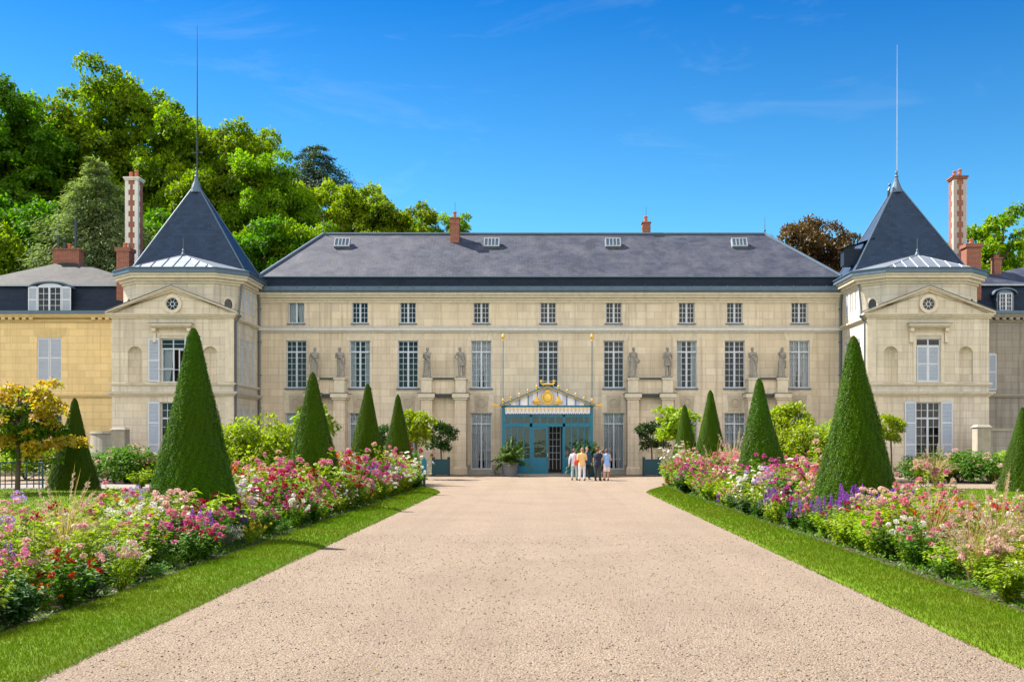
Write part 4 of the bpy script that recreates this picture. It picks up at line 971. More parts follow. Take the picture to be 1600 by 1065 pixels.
# ================================================================ FIGURES (people, statues)
def remeshed(mb, voxel, name, mats, smooth_it=3):
    me = mb.mesh('tmp', mats); o = bpy.data.objects.new('tmp', me); COL.objects.link(o)
    r = o.modifiers.new('r', 'REMESH'); r.mode = 'VOXEL'; r.voxel_size = voxel
    if smooth_it: s_ = o.modifiers.new('s', 'SMOOTH'); s_.iterations = smooth_it; s_.factor = .5
    dg = bpy.context.evaluated_depsgraph_get(); dg.update()
    out = bpy.data.meshes.new_from_object(o.evaluated_get(dg)); out.name = name
    bpy.data.objects.remove(o); bpy.data.meshes.remove(me)
    out.polygons.foreach_set('use_smooth', [True]*len(out.polygons))
    if not out.materials: out.materials.append(mats)
    return out
def ering(c, rx, ry, n=16): return [(c[0]+rx*math.cos(2*PI*k/n), c[1]+ry*math.sin(2*PI*k/n), c[2]) for k in range(n)]
def torso(m, g=0.0, z0=.82, z1=1.47, w=1.0, lean=(0, 0)):
    prof = [(.80, .13, .10), (.88, .165, .115), (.95, .165, .115), (1.05, .138, .10), (1.18, .15, .108), (1.30, .172, .115), (1.38, .172, .10), (1.43, .13, .08), (1.47, .06, .058)]
    P = [p for p in prof if z0-.001 <= p[0] <= z1+.001]
    m.loft([ering((lean[0]*(z-.9), lean[1]*(z-.9), z), rx*w+g, ry*w+g) for z, rx, ry in P])
def arm_pts(s, pose, lean=(0, 0)):
    sh = Vector((s*.175+lean[0]*.5, lean[1]*.5, 1.395))
    e, h = pose; return [sh, Vector((s*e[0], e[1], e[2])), Vector((s*h[0], h[1], h[2]))]
DOWN = ((.235, .02, 1.12), (.245, -.04, .86)); FOLD = ((.24, .03, 1.12), (.08, -.20, 1.10)); UPH = ((.27, -.12, 1.30), (.10, -.17, 1.55)); HIP = ((.33, .06, 1.14), (.17, -.02, .98)); CARRY = ((.24, .02, 1.12), (.26, -.18, 1.00)); ACROSS = ((.22, -.10, 1.15), (-.05, -.18, 1.30))
def hand(m, w, e, s):
    d = (w-e).normalized(); side = Vector((0, -1, 0)) if abs(d.y) < .7 else Vector((0, 0, 1)); side = (side-d*side.dot(d)).normalized(); nrm = d.cross(side)
    palm = w+d*.085; m.tube([w-d*.01, w+d*.03, palm], [.022, .030, .030], 8, 0, .55) if False else m.tube([w-d*.02, w+d*.035, palm], [.024, .033, .033], 8)
    for k, L in enumerate((.060, .072, .078, .070)):
        b = palm+side*(.033-.022*k)*.95-d*.006; cur = nrm*(-s)*.012
        m.tube([b, b+d*L*.5+cur*.4, b+d*L+cur*1.8], [.0105, .0095, .008], 6)
    tb = w+d*.02+side*.026; m.tube([tb, tb+side*.022+d*.025, tb+side*.026+d*.055], [.013, .011, .009], 6)
def legs(m, st, g=0.0, foot=True, z_to=0.05, pose=None):
    for s in (-1, 1):
        a = st.get('l' if s < 0 else 'r', (.10, 0.0)); kx, ky = (s*.095+s*a[0])*.5+.0, a[1]*.5-.015
        hip = Vector((s*.088, 0, .90)); kn = Vector((s*(.088+a[0]*.45-.02), ky, .49)); an = Vector((s*(.07+a[0]*.6), a[1], .075))
        pts = [hip, hip.lerp(kn, .5), kn, kn.lerp(an, .35), an]; rr = [.088+g, .078+g, .056+g, .054+g, .038+g]
        if z_to > .1:
            q = []; qr = []
            for i, p in enumerate(pts):
                if p.z >= z_to: q.append(p); qr.append(rr[i])
            last = pts[len(q)]; t = (q[-1].z-z_to)/max(1e-6, q[-1].z-last.z); q.append(q[-1].lerp(last, t)); qr.append(max(rr[len(q)-2], .06)+.006); pts, rr = q, qr
        m.tube(pts, rr, 12)
        if foot: m.tube([an+Vector((0, .045, -.045)), an+Vector((0, -.04, -.04)), an+Vector((s*.012, -.13, -.052)), an+Vector((s*.014, -.18, -.055))], [.034, .038, .036, .020], 8)
def head(m, lean=(0, 0), turn=0.0):
    c = Vector((lean[0]*.72, lean[1]*.72-.012, 1.605)); Rz = Matrix.Rotation(turn, 4, 'Z'); o = m.M
    m.tube([(lean[0]*.5, lean[1]*.5+.01, 1.42), c+Vector((0, .018, -.06))], [.055, .050], 10)
    m.M = Matrix.Translation(c) @ Rz
    m.ball((0, .012, .022), .092, 14, 0, (.84, 1.03, 1.08)); m.ball((0, -.022, -.052), .062, 12, 0, (.86, .95, .95)); m.tube([(0, -.078, .012), (0, -.098, -.018), (0, -.082, -.03)], [.010, .015, .012], 6)
    for s in (-1, 1): m.ball((s*.079, .014, -.008), .022, 6, 0, (.45, .7, 1.1)); m.ball((s*.031, -.078, .006), .012, 6, 0, (1.2, .6, .7))
    m.tube([(-.022, -.079, -.056), (0, -.085, -.056), (.022, -.079, -.056)], [.006, .009, .006], 6)
    m.M = o
    return c
skin = plain('skin', (.52, .29, .20), .55, .1, 6, bump=0)
def cloth(name, c): return plain('cloth_'+name, c, .85, .18, 7, bump=.1)
def person(loc, rz, label, top, bottom, hair_c, L=DOWN, Rr=DOWN, h=1.7, stance=None, sleeves='long', leg='long', lean=(0, 0), turn=0.0, hairlen=0.0, w=1.0, shoes=(.03, .03, .035), skirt=False):
    P = thing('person', label, 'person', loc, rz, 'visitors standing before the entrance'); k = h/1.72*.94; P.scale = (k, k, k)
    st = stance or {}
    m = MB(); torso(m, 0, w=w*.97, lean=lean); legs(m, st); head(m, lean, turn)
    arms = []
    for s, po in ((-1, L), (1, Rr)):
        a = arm_pts(s, po, lean); arms.append(a); m.tube([a[0]+Vector((-s*.06, 0, .0)), a[0], a[0].lerp(a[1], .5), a[1], a[1].lerp(a[2], .4), a[2]], [.05, .052, .047, .040, .039, .026], 10); hand(m, a[2], a[1], s)
    body = obj('body', remeshed(m, .0095, 'body', skin, 2), P)
    c = MB(); torso(c, .016, .80 if not skirt else .88, 1.47, w, lean); ln = {'long': 1.0, 'short': .30, 'none': .06}[sleeves]
    for s, a in zip((-1, 1), arms):
        pts = [a[0]+Vector((-s*.06, 0, 0)), a[0], a[0].lerp(a[1], .5 if ln > .4 else .7)]; rr = [.062, .066, .061]
        if sleeves == 'none': pts = pts[:2]; rr = [.062, .060]
        if ln > .4: pts += [a[1], a[1].lerp(a[2], .9)]; rr += [.055, .040]
        c.tube(pts, rr, 10)
    c.loft([ering((lean[0]*(z-.9), 0, z), rx, ry) for z, rx, ry in ((.78, .19*w, .142*w), (.9, .186*w, .138*w), (1.05, .165*w, .128*w))])
    obj('shirt', remeshed(c, .014, 'shirt', top, 2), P)
    t = MB(); torso(t, .010, .80, 1.05, w); 
    legs(t, st, .018 if leg == 'long' else .022, False, .09 if leg == 'long' else .5)
    obj('trousers' if leg == 'long' else 'shorts', remeshed(t, .014, 'trousers', bottom, 2), P)
    f = MB(); 
    for s in (-1, 1):
        a = st.get('l' if s < 0 else 'r', (.10, 0.0)); an = Vector((s*(.07+a[0]*.6), a[1], .075))
        f.tube([an+Vector((0, .055, -.042)), an+Vector((0, -.04, -.036)), an+Vector((s*.012, -.13, -.045)), an+Vector((s*.014, -.19, -.050))], [.036, .043, .041, .022], 8); f.tube([an+Vector((0, 0, -.03)), an+Vector((0, 0, .03))], [.044, .046], 8)
        sm = remeshed(f, .012, 'shoe', plain('shoe_leather_%g' % shoes[0], shoes, .5, .1, 5, bump=0), 1); f = MB(); obj('shoe', sm, P)
    c0 = Vector((lean[0]*.72, lean[1]*.72-.012, 1.605)); q = MB(); q.M = Matrix.Translation(c0) @ Matrix.Rotation(turn, 4, 'Z')
    q.ball((0, .028, .036), .098, 14, 0, (.90, 1.0, 1.02)); q.ball((0, .055, -.01), .075, 10, 0, (1.0, .75, 1.1))
    if hairlen: q.tube([(0, .07, .0), (0, .08, -.06-hairlen*.5), (0, .075, -.08-hairlen)], [.07, .068, .04], 10)
    obj('hair', remeshed(q, .012, 'hair', plain('hair_%g' % hair_c[0], hair_c, .6, .3, 14), 1), P)
    return P
def at(px, py): D = CZ*1600/(py-694); return X(px, D), D
x, y = at(897.5, 750); person((x, y, .004), R(180-12), 'brown haired visitor in pale lavender shirt and grey green trousers', cloth('lavender', (.62, .60, .72)), cloth('sage', (.38, .46, .42)), (.16, .085, .05), L=FOLD, Rr=((.27, .02, 1.12), (.30, -.02, .85)), h=1.68, turn=R(-30))
bag = MB(); bag.M = Matrix.Translation((x+.13, y-.19, -.04)); bag.loft([ering((0, 0, z), rx, ry, 14) for z, rx, ry in ((.80, .10, .05), (.84, .15, .07), (1.0, .15, .065), (1.08, .11, .045))]); bag.tube([(-.09, 0, 1.06), (-.08, -.02, 1.30), (0, -.02, 1.42), (.06, -.02, 1.30), (.09, 0, 1.06)], .012, 6)
tag(bag.build('shoulder_bag', cloth('brick_red', (.52, .07, .04)), smooth=True), 'brick red shoulder bag at the side of the lavender shirted visitor', 'bag')
x, y = at(909.5, 750.5); person((x, y, .004), R(180+8), 'visitor in yellow and orange top with white trousers', cloth('apricot', (.80, .50, .20)), cloth('white_linen', (.74, .70, .76)), (.26, .15, .07), L=FOLD, Rr=FOLD, h=1.72, hairlen=.02, turn=R(35))
x, y = at(917, 748.8); person((x, y, .004), R(20), 'man in dark blue jacket and black trousers facing the camera', cloth('deep_blue', (.02, .06, .12)), cloth('black', (.02, .022, .03)), (.10, .09, .085), L=((.25, .02, 1.12), (.22, -.14, .93)), Rr=DOWN, h=1.76, w=1.05)
x, y = at(934, 750.6); person((x, y, .004), R(180-25), 'broad visitor in navy polo shirt and dark trousers', cloth('navy', (.014, .022, .05)), cloth('charcoal', (.045, .05, .06)), (.13, .055, .025), L=((.27, -.04, 1.14), (.30, -.20, 1.0)), Rr=DOWN, h=1.72, sleeves='short', w=1.12, turn=R(-20))
x, y = at(941.5, 749.5); person((x, y, .004), R(180+30), 'visitor in black clothes raising a hand to the face', cloth('jet', (.018, .016, .018)), cloth('jet_shorts', (.03, .028, .03)), (.08, .05, .035), L=UPH, Rr=UPH, h=1.62, sleeves='short', leg='short')
x, y = at(948, 750.6); person((x, y, .004), R(180+15), 'visitor in light blue top and pale pink shorts', cloth('sky_blue', (.24, .42, .78)), cloth('shell_pink', (.78, .62, .64)), (.11, .06, .03), L=FOLD, Rr=((.30, .04, 1.14), (.26, -.10, .92)), h=1.66, sleeves='none', leg='short', stance={'l': (.08, -.10), 'r': (.10, .06)})

SP = [(DOWN, FOLD, .06, 'with head bowed and one arm folded'), (FOLD, DOWN, -.05, 'with an arm held behind the robe'), (FOLD, ACROSS, .03, 'in heavy robe, arms folded'), (HIP, DOWN, -.06, 'with hand on hip and bare legs'),
      (DOWN, CARRY, .07, 'holding a jug at the hip'), (CARRY, HIP, .02, 'with bare chest and dark streaks'), (ACROSS, DOWN, -.04, 'with robe drawn across the chest'), (UPH, FOLD, .05, 'with raised arm close to the head')]
WHERE = ['left end of leftmost ledge', 'right end of the leftmost ledge', 'outer end of ledge left of porch', 'beside the left porch lance', 'ledge just right of the porch', 'ledge right of the porch, outer end', 'left end of the rightmost ledge', 'right end of the rightmost ledge']
for i, ((L, Rr, ln, desc), (sx, sy, sz)) in enumerate(zip(SP, STAT)):
    rng = random.Random(i+20); m = MB(); torso(m, .02, lean=(ln, 0)); st = {'l': (.06, -.06), 'r': (.12, .04)}; legs(m, st, .01); head(m, (ln, 0), R(rng.uniform(-35, 35))); m.ball((ln*.72, .012, 1.65), .1, 10)
    for s, po in ((-1, L), (1, Rr)):
        a = arm_pts(s, po, (ln, 0)); m.tube([a[0]+Vector((-s*.06, 0, 0)), a[0], a[1], a[2]], [.06, .06, .048, .034], 9); hand(m, a[2], a[1], s)
    n = 26
    def folds(z, rx, ry, amp, ph): return [((ln*(z-.9))+(rx+amp*math.sin(7*2*PI*k/n+ph))*math.cos(2*PI*k/n), (ry+amp*math.sin(7*2*PI*k/n+ph))*math.sin(2*PI*k/n), z) for k in range(n)]
    if i != 3 and i != 5: m.loft([folds(z, rx, ry, a, i) for z, rx, ry, a in ((.02, .20, .17, .024), (.25, .18, .15, .022), (.55, .17, .14, .016), (.85, .18, .13, .010), (1.06, .15, .11, .004))])
    else: m.loft([folds(z, rx, ry, a, i) for z, rx, ry, a in ((.62, .19, .16, .02), (.85, .19, .14, .012), (1.0, .16, .12, .004))]); m.tube([(.2, .1, 0), (.19, .08, .6)], [.09, .06], 8)
    m.tube([(-.16, -.08, 1.4), (0, -.13, 1.15), (.16, -.12, .9), (.2, -.05, .5)], [.05, .06, .07, .04], 8)
    if i == 4: m.tube([(.26, -.12, .78), (.26, -.14, .9), (.25, -.15, 1.02)], [.05, .10, .04], 8)
    k = 1.74/1.72
    T = thing('statue', 'weathered grey statue '+desc+', '+WHERE[i], 'statue', (sx, sy, sz), R(rng.uniform(-25, 25)), 'statues on the facade buttresses')
    b = obj('figure', remeshed(m, .014, 'figure', M['statue'], 1), T, (0, 0, .11)); b.scale = (k*1.12, k*1.12, k)
    p = MB(); p.box(-.27, .27, -.23, .23, .0, .08); p.taper(-.25, .25, -.21, .21, .08, .125, .03); p.build('plinth', M['statue'], T)

# ================================================================ TREES
rs = np.random.RandomState
def rdir(r, n):
    v = r.normal(size=(n, 3)); return unit(v)
def crown_mesh(name, seed, rx, ry, rz, ncl, nleaf, size, mat, clr=.26, top_bias=.25, flat=.75, hollow=.5, bottom=-.55):
    """crown about the origin: clumps of leaves spread through an uneven ellipsoid"""
    r = rs(seed); Lv = Leaves(); d = rdir(r, ncl*4); d = d[d[:, 2] > bottom][:ncl]; ncl = len(d)
    ph = r.uniform(0, 6.28, 6); lump = 1+.16*np.sin(3*d[:, 0]+2*d[:, 2]*2+ph[0])+.13*np.sin(5*d[:, 1]+4*d[:, 2]+ph[1])+r.uniform(-.08, .10, ncl)
    rad = (hollow+(1-hollow)*r.uniform(0, 1, ncl)**.45)*lump
    C = d*rad[:, None]*np.array([rx, ry, rz]); R_ = clr*(rx+ry+rz)/3*r.uniform(.55, 1.25, ncl)
    per = np.maximum(8, (nleaf*R_**2/np.sum(R_**2)).astype(int)); idx = np.repeat(np.arange(ncl), per); n = len(idx)
    u = rdir(r, n); u[:, 2] = np.where(u[:, 2] < -.3, -u[:, 2]*.6, u[:, 2]); sub = 1+.25*np.sin(6*u[:, 0]+idx)*np.sin(6*u[:, 1]+1.7*idx)
    P = C[idx]+u*(R_[idx]*(r.uniform(.55, 1.0, n)**.5)*sub)[:, None]*np.array([1, 1, flat])
    D = unit(u*.6+r.normal(size=(n, 3))*.7+np.array([0, 0, -.35])); N = unit(u*.8+np.array([0, 0, .7])+r.normal(size=(n, 3))*.45)
    Ls = size*r.uniform(.65, 1.35, n); Lv.add(P, D, N, Ls, Ls*.72)
    return Lv.mesh(name, mat), C, R_
def tree(label, px, py, D, rx, rz, mesh_info, cat='tree', scale=1.0, rot=0.0, group=None, name='broadleaf_tree', ox=1.0):
    """(px,py) = photo position of the crown's top at depth D"""
    me, C, R_, (mx, mz), zm = mesh_info; top = CZ+(Z(py, D)-CZ)*(1-.5*rx/D); cz = top-zm*rz/mz; x = X(px, D)
    T = thing(name, label, cat, (x, D, 0), 0, group)
    o = obj('crown', me, T, (0, 0, cz), rot); o.scale = (rx/mx, rx/mx*ox, rz/mz)
    key = ('trunk', me.name)
    b = MB(); rt = .035*rx+.18; b.tube([(0, 0, -.1), (.1, 0, cz*.4), (0, .1, cz-rz*.3), (0, 0, cz+rz*.4)], [rt*1.25, rt, rt*.7, rt*.2], 10)
    r = random.Random(int(px*7)); 
    for k in range(9):
        c = C[r.randrange(len(C))]; v = Vector((c[0]*rx/mx, c[1]*rx/mx, c[2]*rz/mz+cz)); v = Matrix.Rotation(rot, 4, 'Z') @ Vector((v.x, v.y, 0))+Vector((0, 0, v.z)); s_ = Vector((0, 0, min(cz-rz*.5+r.random()*rz*.8, v.z-.5)))
        b.tube([s_, s_.lerp(v, .5)+Vector((0, 0, .4)), v], [rt*.5, rt*.32, rt*.08], 6)
    b.build('trunk', M['bark'], T); return T
def crown(name, seed, r, rz, ncl, nleaf, size, mat, **kw):
    me, C, R_ = crown_mesh(name, seed, r, r, rz, ncl, nleaf, size, mat, **kw); co = np.empty(len(me.vertices)*3, np.float32); me.vertices.foreach_get('co', co); return (me, C, R_, (r, rz), float(co[2::3].max())-.25)
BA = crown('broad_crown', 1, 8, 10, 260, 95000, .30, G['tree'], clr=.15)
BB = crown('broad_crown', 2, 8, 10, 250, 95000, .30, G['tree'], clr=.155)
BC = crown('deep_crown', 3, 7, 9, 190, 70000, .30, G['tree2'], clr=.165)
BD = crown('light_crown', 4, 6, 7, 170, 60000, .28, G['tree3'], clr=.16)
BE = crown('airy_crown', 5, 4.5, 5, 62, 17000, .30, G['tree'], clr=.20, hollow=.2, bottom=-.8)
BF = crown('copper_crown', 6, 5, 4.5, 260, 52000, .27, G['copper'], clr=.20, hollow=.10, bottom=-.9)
GT = 'trees behind the left pavilion'
for i, (px, py, D, rx, rz, mi, lb) in enumerate([
    (-10, 116, 92, 7.5, 11, BC, 'deep green broadleaf tree cut by the left picture edge behind the yellow wing'),
    (42, 158, 98, 6, 10, BC, 'dark broadleaf tree rising behind the left wing roof'),
    (112, 138, 99, 7, 11, BA, 'bright green broadleaf tree behind the cedar'),
    (214, 86, 101, 8.5, 12, BB, 'tallest bright green broadleaf tree of the left wood'),
    (288, 138, 97, 7, 12, BA, 'broadleaf tree behind the tip of the left spire rod'),
    (352, 172, 95, 6.5, 11, BB, 'broadleaf tree rising just right of the left spire'),
    (405, 232, 93, 5.5, 10, BA, 'rounded green tree right of the left spire, below the pine'),
    (452, 268, 96, 5.5, 9, BD, 'yellow green tree behind the left end of the main roof'),
    (533, 268, 99, 4.8, 8, BD, 'yellow green tree under the pine, above the leftmost skylight'),
    (592, 290, 97, 5.2, 8, BA, 'green tree above the main roof between skylight and chimney'),
    (648, 311, 96, 4.6, 7, BD, 'yellow green tree left of the left roof chimney'),
    (697, 331, 95, 3.2, 6, BA, 'last green tree of the wood, behind the left roof chimney'),
    (255, 300, 84, 6.5, 10, BC, 'deep green tree low behind the left spire'),
    (60, 290, 84, 6.5, 10, BC, 'deep green tree low behind the wing chimney'),
    (5, 330, 80, 5, 9, BA, 'green tree low at the left edge behind the yellow wing'),
    (372, 330, 84, 6, 9, BC, 'deep green tree low between left spire and main roof'),
    (455, 340, 86, 5, 8, BA, 'green tree low behind the hip of the main roof')]):
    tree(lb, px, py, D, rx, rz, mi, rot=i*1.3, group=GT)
tree('airy bright green tree behind the dark checkered chimney', 1553, 312, 86, 4.1, 5.2, BE, rot=.6)
tree('small green tree cut by the right picture edge', 1602, 365, 90, 2.6, 5, BE, rot=2.2)
tree('copper leaved tree behind the right end of the main roof', 1272, 326, 92, 3.9, 4.6, BF, rot=1.1, name='copper_beech', cat='tree')
tree('green tree peeping out left of the copper tree', 1222, 372, 96, 1.8, 4, BE, rot=1.9)
def conifer(label, px, py, D, h, r, seed, mat, tiers, name='cedar', flatn=.35):
    r_ = rs(seed); Lv = Leaves(); top = Z(py, D); T = thing(name, label, 'tree', (X(px, D), D, 0)); b = MB(); b.tube([(0, 0, -.1), (.15, 0, top*.6), (0, 0, top-.2)], [.45, .28, .05], 9)
    for k in range(tiers):
        t = (k+.5)/tiers; z = top-h*t**.9; n = int(4+5*t)
        for j in range(n):
            a = 2*PI*(j+r_.uniform(-.3, .3))/n+k*1.1; L = r*(t**.75)*r_.uniform(.65, 1.1)+.3; tip = np.array([L*math.cos(a), L*math.sin(a), z-.10*L+r_.uniform(-.3, .3)]); root = np.array([0, 0, z+.25*L])
            b.tube([tuple(root), tuple(root*.4+tip*.6+np.array([0, 0, .15*L])), tuple(tip)], [.09, .05, .015], 5)
            m = int(140*L+60); s_ = r_.uniform(.15, 1, m)**.7; P = root[None]*(1-s_)[:, None]+tip[None]*s_[:, None]; P[:, 2] += .10*L*np.sin(s_*PI); w = .30*L*np.sin(np.clip(s_, .1, 1)*PI*.93)+.12
            P += r_.normal(size=(m, 3))*np.stack([w, w, w*flatn], 1)*.6
            Dv = unit((tip-root)[None]*.4+r_.normal(size=(m, 3))*np.array([1, 1, .5])+np.array([0, 0, -.35])); Lv.add(P, Dv, np.array([0, 0, 1.0])[None]+r_.normal(size=(m, 3))*.4, .34*r_.uniform(.6, 1.3, m), .09)
    obj('crown', Lv.mesh('crown', mat), T); b.build('trunk', M['bark'], T)
conifer('grey green cedar with drooping tiers behind the left wing roof', 150, 247, 79, 10.5, 6.0, 3, G['cedar'], 15)
conifer('flat topped dark pine standing above the yellow green trees', 490, 224, 108, 7, 6.2, 8, G['pine'], 7, 'pine_tree', .3)

# ================================================================ TOPIARY
def cone_mesh(seed, H=3.95, Rb=.97, n=30000, size=.055):
    r = rs(seed); Lv = Leaves(); ph = r.uniform(0, 6.28, 8)
    def rad(z, a):
        t = z/H; b = Rb*.93*(1-t)**1.10+.078*np.sqrt(np.clip((1-t)/.04, 0, 1))
        return b*(1+.026*np.sin(19*a+11*z)*np.sin(9*z+ph[5])+.022*np.sin(29*a-17*z+ph[4])+.030*np.sin(3*a+ph[0]+2*z)+.022*np.sin(5*a+ph[1]-3.1*z)+.016*np.sin(9*a+ph[2]+6*z)+.012*np.sin(14*a-9*z+ph[3]))
    z = H*(1-np.sqrt(r.uniform(0, 1, n)))*1.0; z = np.where(r.uniform(0, 1, n) < .06, r.uniform(.8, 1, n)*H, z); a = r.uniform(0, 2*PI, n); R_ = rad(z, a)*r.uniform(.955, 1.018, n)+r.normal(size=n)*.006
    out = np.stack([np.cos(a), np.sin(a), np.full(n, .25)], 1); P = np.stack([R_*np.cos(a), R_*np.sin(a), z], 1)
    D = r.normal(size=(n, 3))+np.array([0, 0, .5]); o_ = unit(out); D = unit(D-o_*np.sum(D*o_, 1, keepdims=True)*.9)+o_*.28; N = unit(out+r.normal(size=(n, 3))*.25); L = size*r.uniform(.6, 1.35, n); Lv.add(P, D, N, L, L*.42, (r.uniform(0, 1, n) < .07).astype(int)[0] if False else 0)
    m = n//14; zz = H*(1-np.sqrt(r.uniform(0, 1, m))); aa = r.uniform(0, 2*PI, m); RR = rad(zz, aa)*1.01; o2 = np.stack([np.cos(aa), np.sin(aa), np.full(m, .4)], 1)
    Lv.add(np.stack([RR*np.cos(aa), RR*np.sin(aa), zz], 1), unit(o2+r.normal(size=(m, 3))*.4), o2[:, [1, 0, 2]], size*r.uniform(.7, 1.3, m), size*.35, 1)
    nz, na = 44, 56; zs = np.linspace(.0, H*.985, nz); al = np.linspace(0, 2*PI, na, endpoint=False); ZZ, AA = np.meshgrid(zs, al, indexing='ij'); RR = rad(ZZ, AA)*.95
    V = np.stack([RR*np.cos(AA), RR*np.sin(AA), ZZ], -1).reshape(-1, 3); F = []
    for i in range(nz-1):
        for j in range(na):
            p, q = i*na+j, i*na+(j+1) % na; F += [(p, q, q+na), (p, q+na, p+na)]
    Lv.V.append(V); Lv.F.append(np.array(F)+Lv.n); Lv.m.append(np.full(len(F), 0)); Lv.n += len(V)
    return Lv.mesh('topiary_cone', [G['yew'], G['yew_tip']])
CN = [cone_mesh(11, n=110000, size=.032), cone_mesh(12, n=60000, size=.04)]
GC = 'clipped yew cones along the gravel drive'
CONES = []
for i, (x, D, py, lb, w) in enumerate([
    (-6.5, 19.1, 513, 'tall clipped yew cone nearest the camera in the left bed', 1.0), (-6.5, 28.9, 583, 'second clipped yew cone of the left bed, before the leftmost statues', 1.0),
    (-6.5, 37.7, 600, 'third clipped yew cone of the left bed, right of the second', .98), (-6.5, 45.8, 617, 'farthest and smallest clipped yew cone of the left bed', .95),
    (6.5, 21.2, 526, 'tall clipped yew cone nearest the camera in the right bed', 1.05), (6.5, 30.5, 592, 'second clipped yew cone of the right bed, below the rightmost statues', 1.0),
    (6.5, 39.8, 610, 'third clipped yew cone of the right bed', .98), (6.5, 46.6, 633, 'farthest and smallest clipped yew cone of the right bed', .93),
    (X(114, 40.6), 40.6, 622, 'dark yew cone alone on the left lawn beside the golden tree', 1.05), (X(1598, 39.5), 39.5, 637, 'yew cone alone on the right lawn cut by the picture edge', 1.0)]):
    H = Z(py, D); o = obj('topiary_cone', CN[0 if D < 25 else i % 2], None, (x, D, 0), i*1.37); o.scale = (w, w*(.96+.06*(i % 2)), H/3.95); o.rotation_euler.x = .012*((i*7) % 5-2); o.rotation_euler.y = .010*((i*5) % 4-1.5); tag(o, lb, 'topiary', GC); CONES.append((x, D))

# ================================================================ SHRUBS, SMALL TREES, PLANTERS
def shrub_mesh(seed, rx, rz, nleaf, size, mat, ncl=40, blossom=None, nb=0, folded=True):
    r = rs(seed); Lv = Leaves(); d = rdir(r, ncl*3); d = d[d[:, 2] > -.35][:ncl]; ncl = len(d); C = d*np.array([rx, rx, rz])*r.uniform(.45, .9, ncl)[:, None]; C[:, 2] += rz*.75; Rr = rx*.30*r.uniform(.7, 1.3, ncl)
    idx = r.randint(0, ncl, nleaf); u = rdir(r, nleaf); P = C[idx]+u*(Rr[idx]*r.uniform(.5, 1, nleaf)**.5)[:, None]; P[:, 2] = np.maximum(P[:, 2], .03)
    Dv = unit(u*.8+r.normal(size=(nleaf, 3))*.6+np.array([0, 0, -.15])); N = unit(u*.6+np.array([0, 0, .9])+r.normal(size=(nleaf, 3))*.35); L = size*r.uniform(.6, 1.3, nleaf); Lv.add(P, Dv, N, L, L*.55, 0, folded, .12)
    Bv = Leaves()
    if blossom:
        for k in range(nb):
            c = C[r.randint(ncl)]+rdir(r, 1)[0]*np.array([1, 1, .9])*rx*.34; c[2] = abs(c[2])+.1; n = 60; v = rdir(r, n); Bv.add(c+v*np.array([.08, .08, .07])*1.0, v+r.normal(size=(n, 3))*.5, rdir(r, n), .045, .04)
    return Lv.mesh('foliage', mat), (Bv.mesh('blossoms', blossom) if blossom else None), C
SHR = dict(lime=shrub_mesh(1, 1.4, 1.5, 7000, .15, G['lime'], 46, B['white'], 26), gold=shrub_mesh(2, 1.3, 1.2, 6000, .15, G['lime'], 36), mid=shrub_mesh(3, 1.1, 1.0, 5000, .12, G['mid'], 34, B['blush'], 16), grass=None)
def shrub(kind, x, y, w, h, label, name='shrub', cat='shrub', rot=0.0, group=None, z=0.0):
    f, b, C = SHR[kind]; rx, rz = {'lime': (1.4, 1.5), 'gold': (1.3, 1.2), 'mid': (1.1, 1.0)}[kind]; T = thing(name, label, cat, (x, y, z), rot, group); s = (w/rx, w/rx, h/(rz*1.9)); o = obj('foliage', f, T); o.scale = s
    if b: q = obj('blossoms', b, T); q.scale = s
    st = MB()
    for k in range(5): c = C[(k*7) % len(C)]; st.tube([(0, 0, -.02), (c[0]*s[0]*.5, c[1]*s[1]*.5, c[2]*s[2]*.5), (c[0]*s[0], c[1]*s[1], c[2]*s[2])], [.03, .02, .008], 5)
    st.build('stem', M['bark'], T); return T
for i, (k, px, D, py, w, lb) in enumerate([
    ('lime', 352, 50, 655, 1.7, 'lime green hydrangea bush right of the nearest left cone'), ('gold', 398, 49, 650, 1.8, 'broad lime bush before the left pavilion side wall'), ('lime', 440, 51, 655, 1.6, 'lime green hydrangea bush left of the second left cone'),
    ('gold', 1235, 50, 655, 1.6, 'lime bush right of the second right cone'), ('lime', 1272, 49, 658, 1.6, 'flowering lime bush before the corner of the right pavilion'), ('gold', 1304, 50, 655, 1.6, 'lime bush left of the nearest right cone'),
    ('mid', 205, 48, 690, 1.6, 'white flowered bush before the low wall on the left'), ('mid', 165, 50, 700, 1.4, 'green bush with pale blossoms behind the dark left lawn cone'), ('mid', 236, 49, 702, 1.2, 'green bush below the left pavilion shutter'),
    ('mid', 1500, 49, 698, 1.7, 'flowering green bush before the right pavilion wall'), ('mid', 1545, 48, 704, 1.5, 'flowering green bush left of the right lawn cone'), ('mid', 1440, 49, 706, 1.3, 'green bush below the right pavilion french window'),
    ('lime', 40, 52, 690, 1.8, 'pale bush behind the blue green railing'), ('mid', 92, 53, 700, 1.6, 'green bush between railing and dark lawn cone'), ('lime', 1590, 52, 700, 1.5, 'pale bush at the right edge behind the lawn cone')]):
    shrub(k, X(px, D), D, w, Z(py, D), lb, 'flowering_shrub' if k != 'gold' else 'shrub', rot=i*1.1)
CR = {}
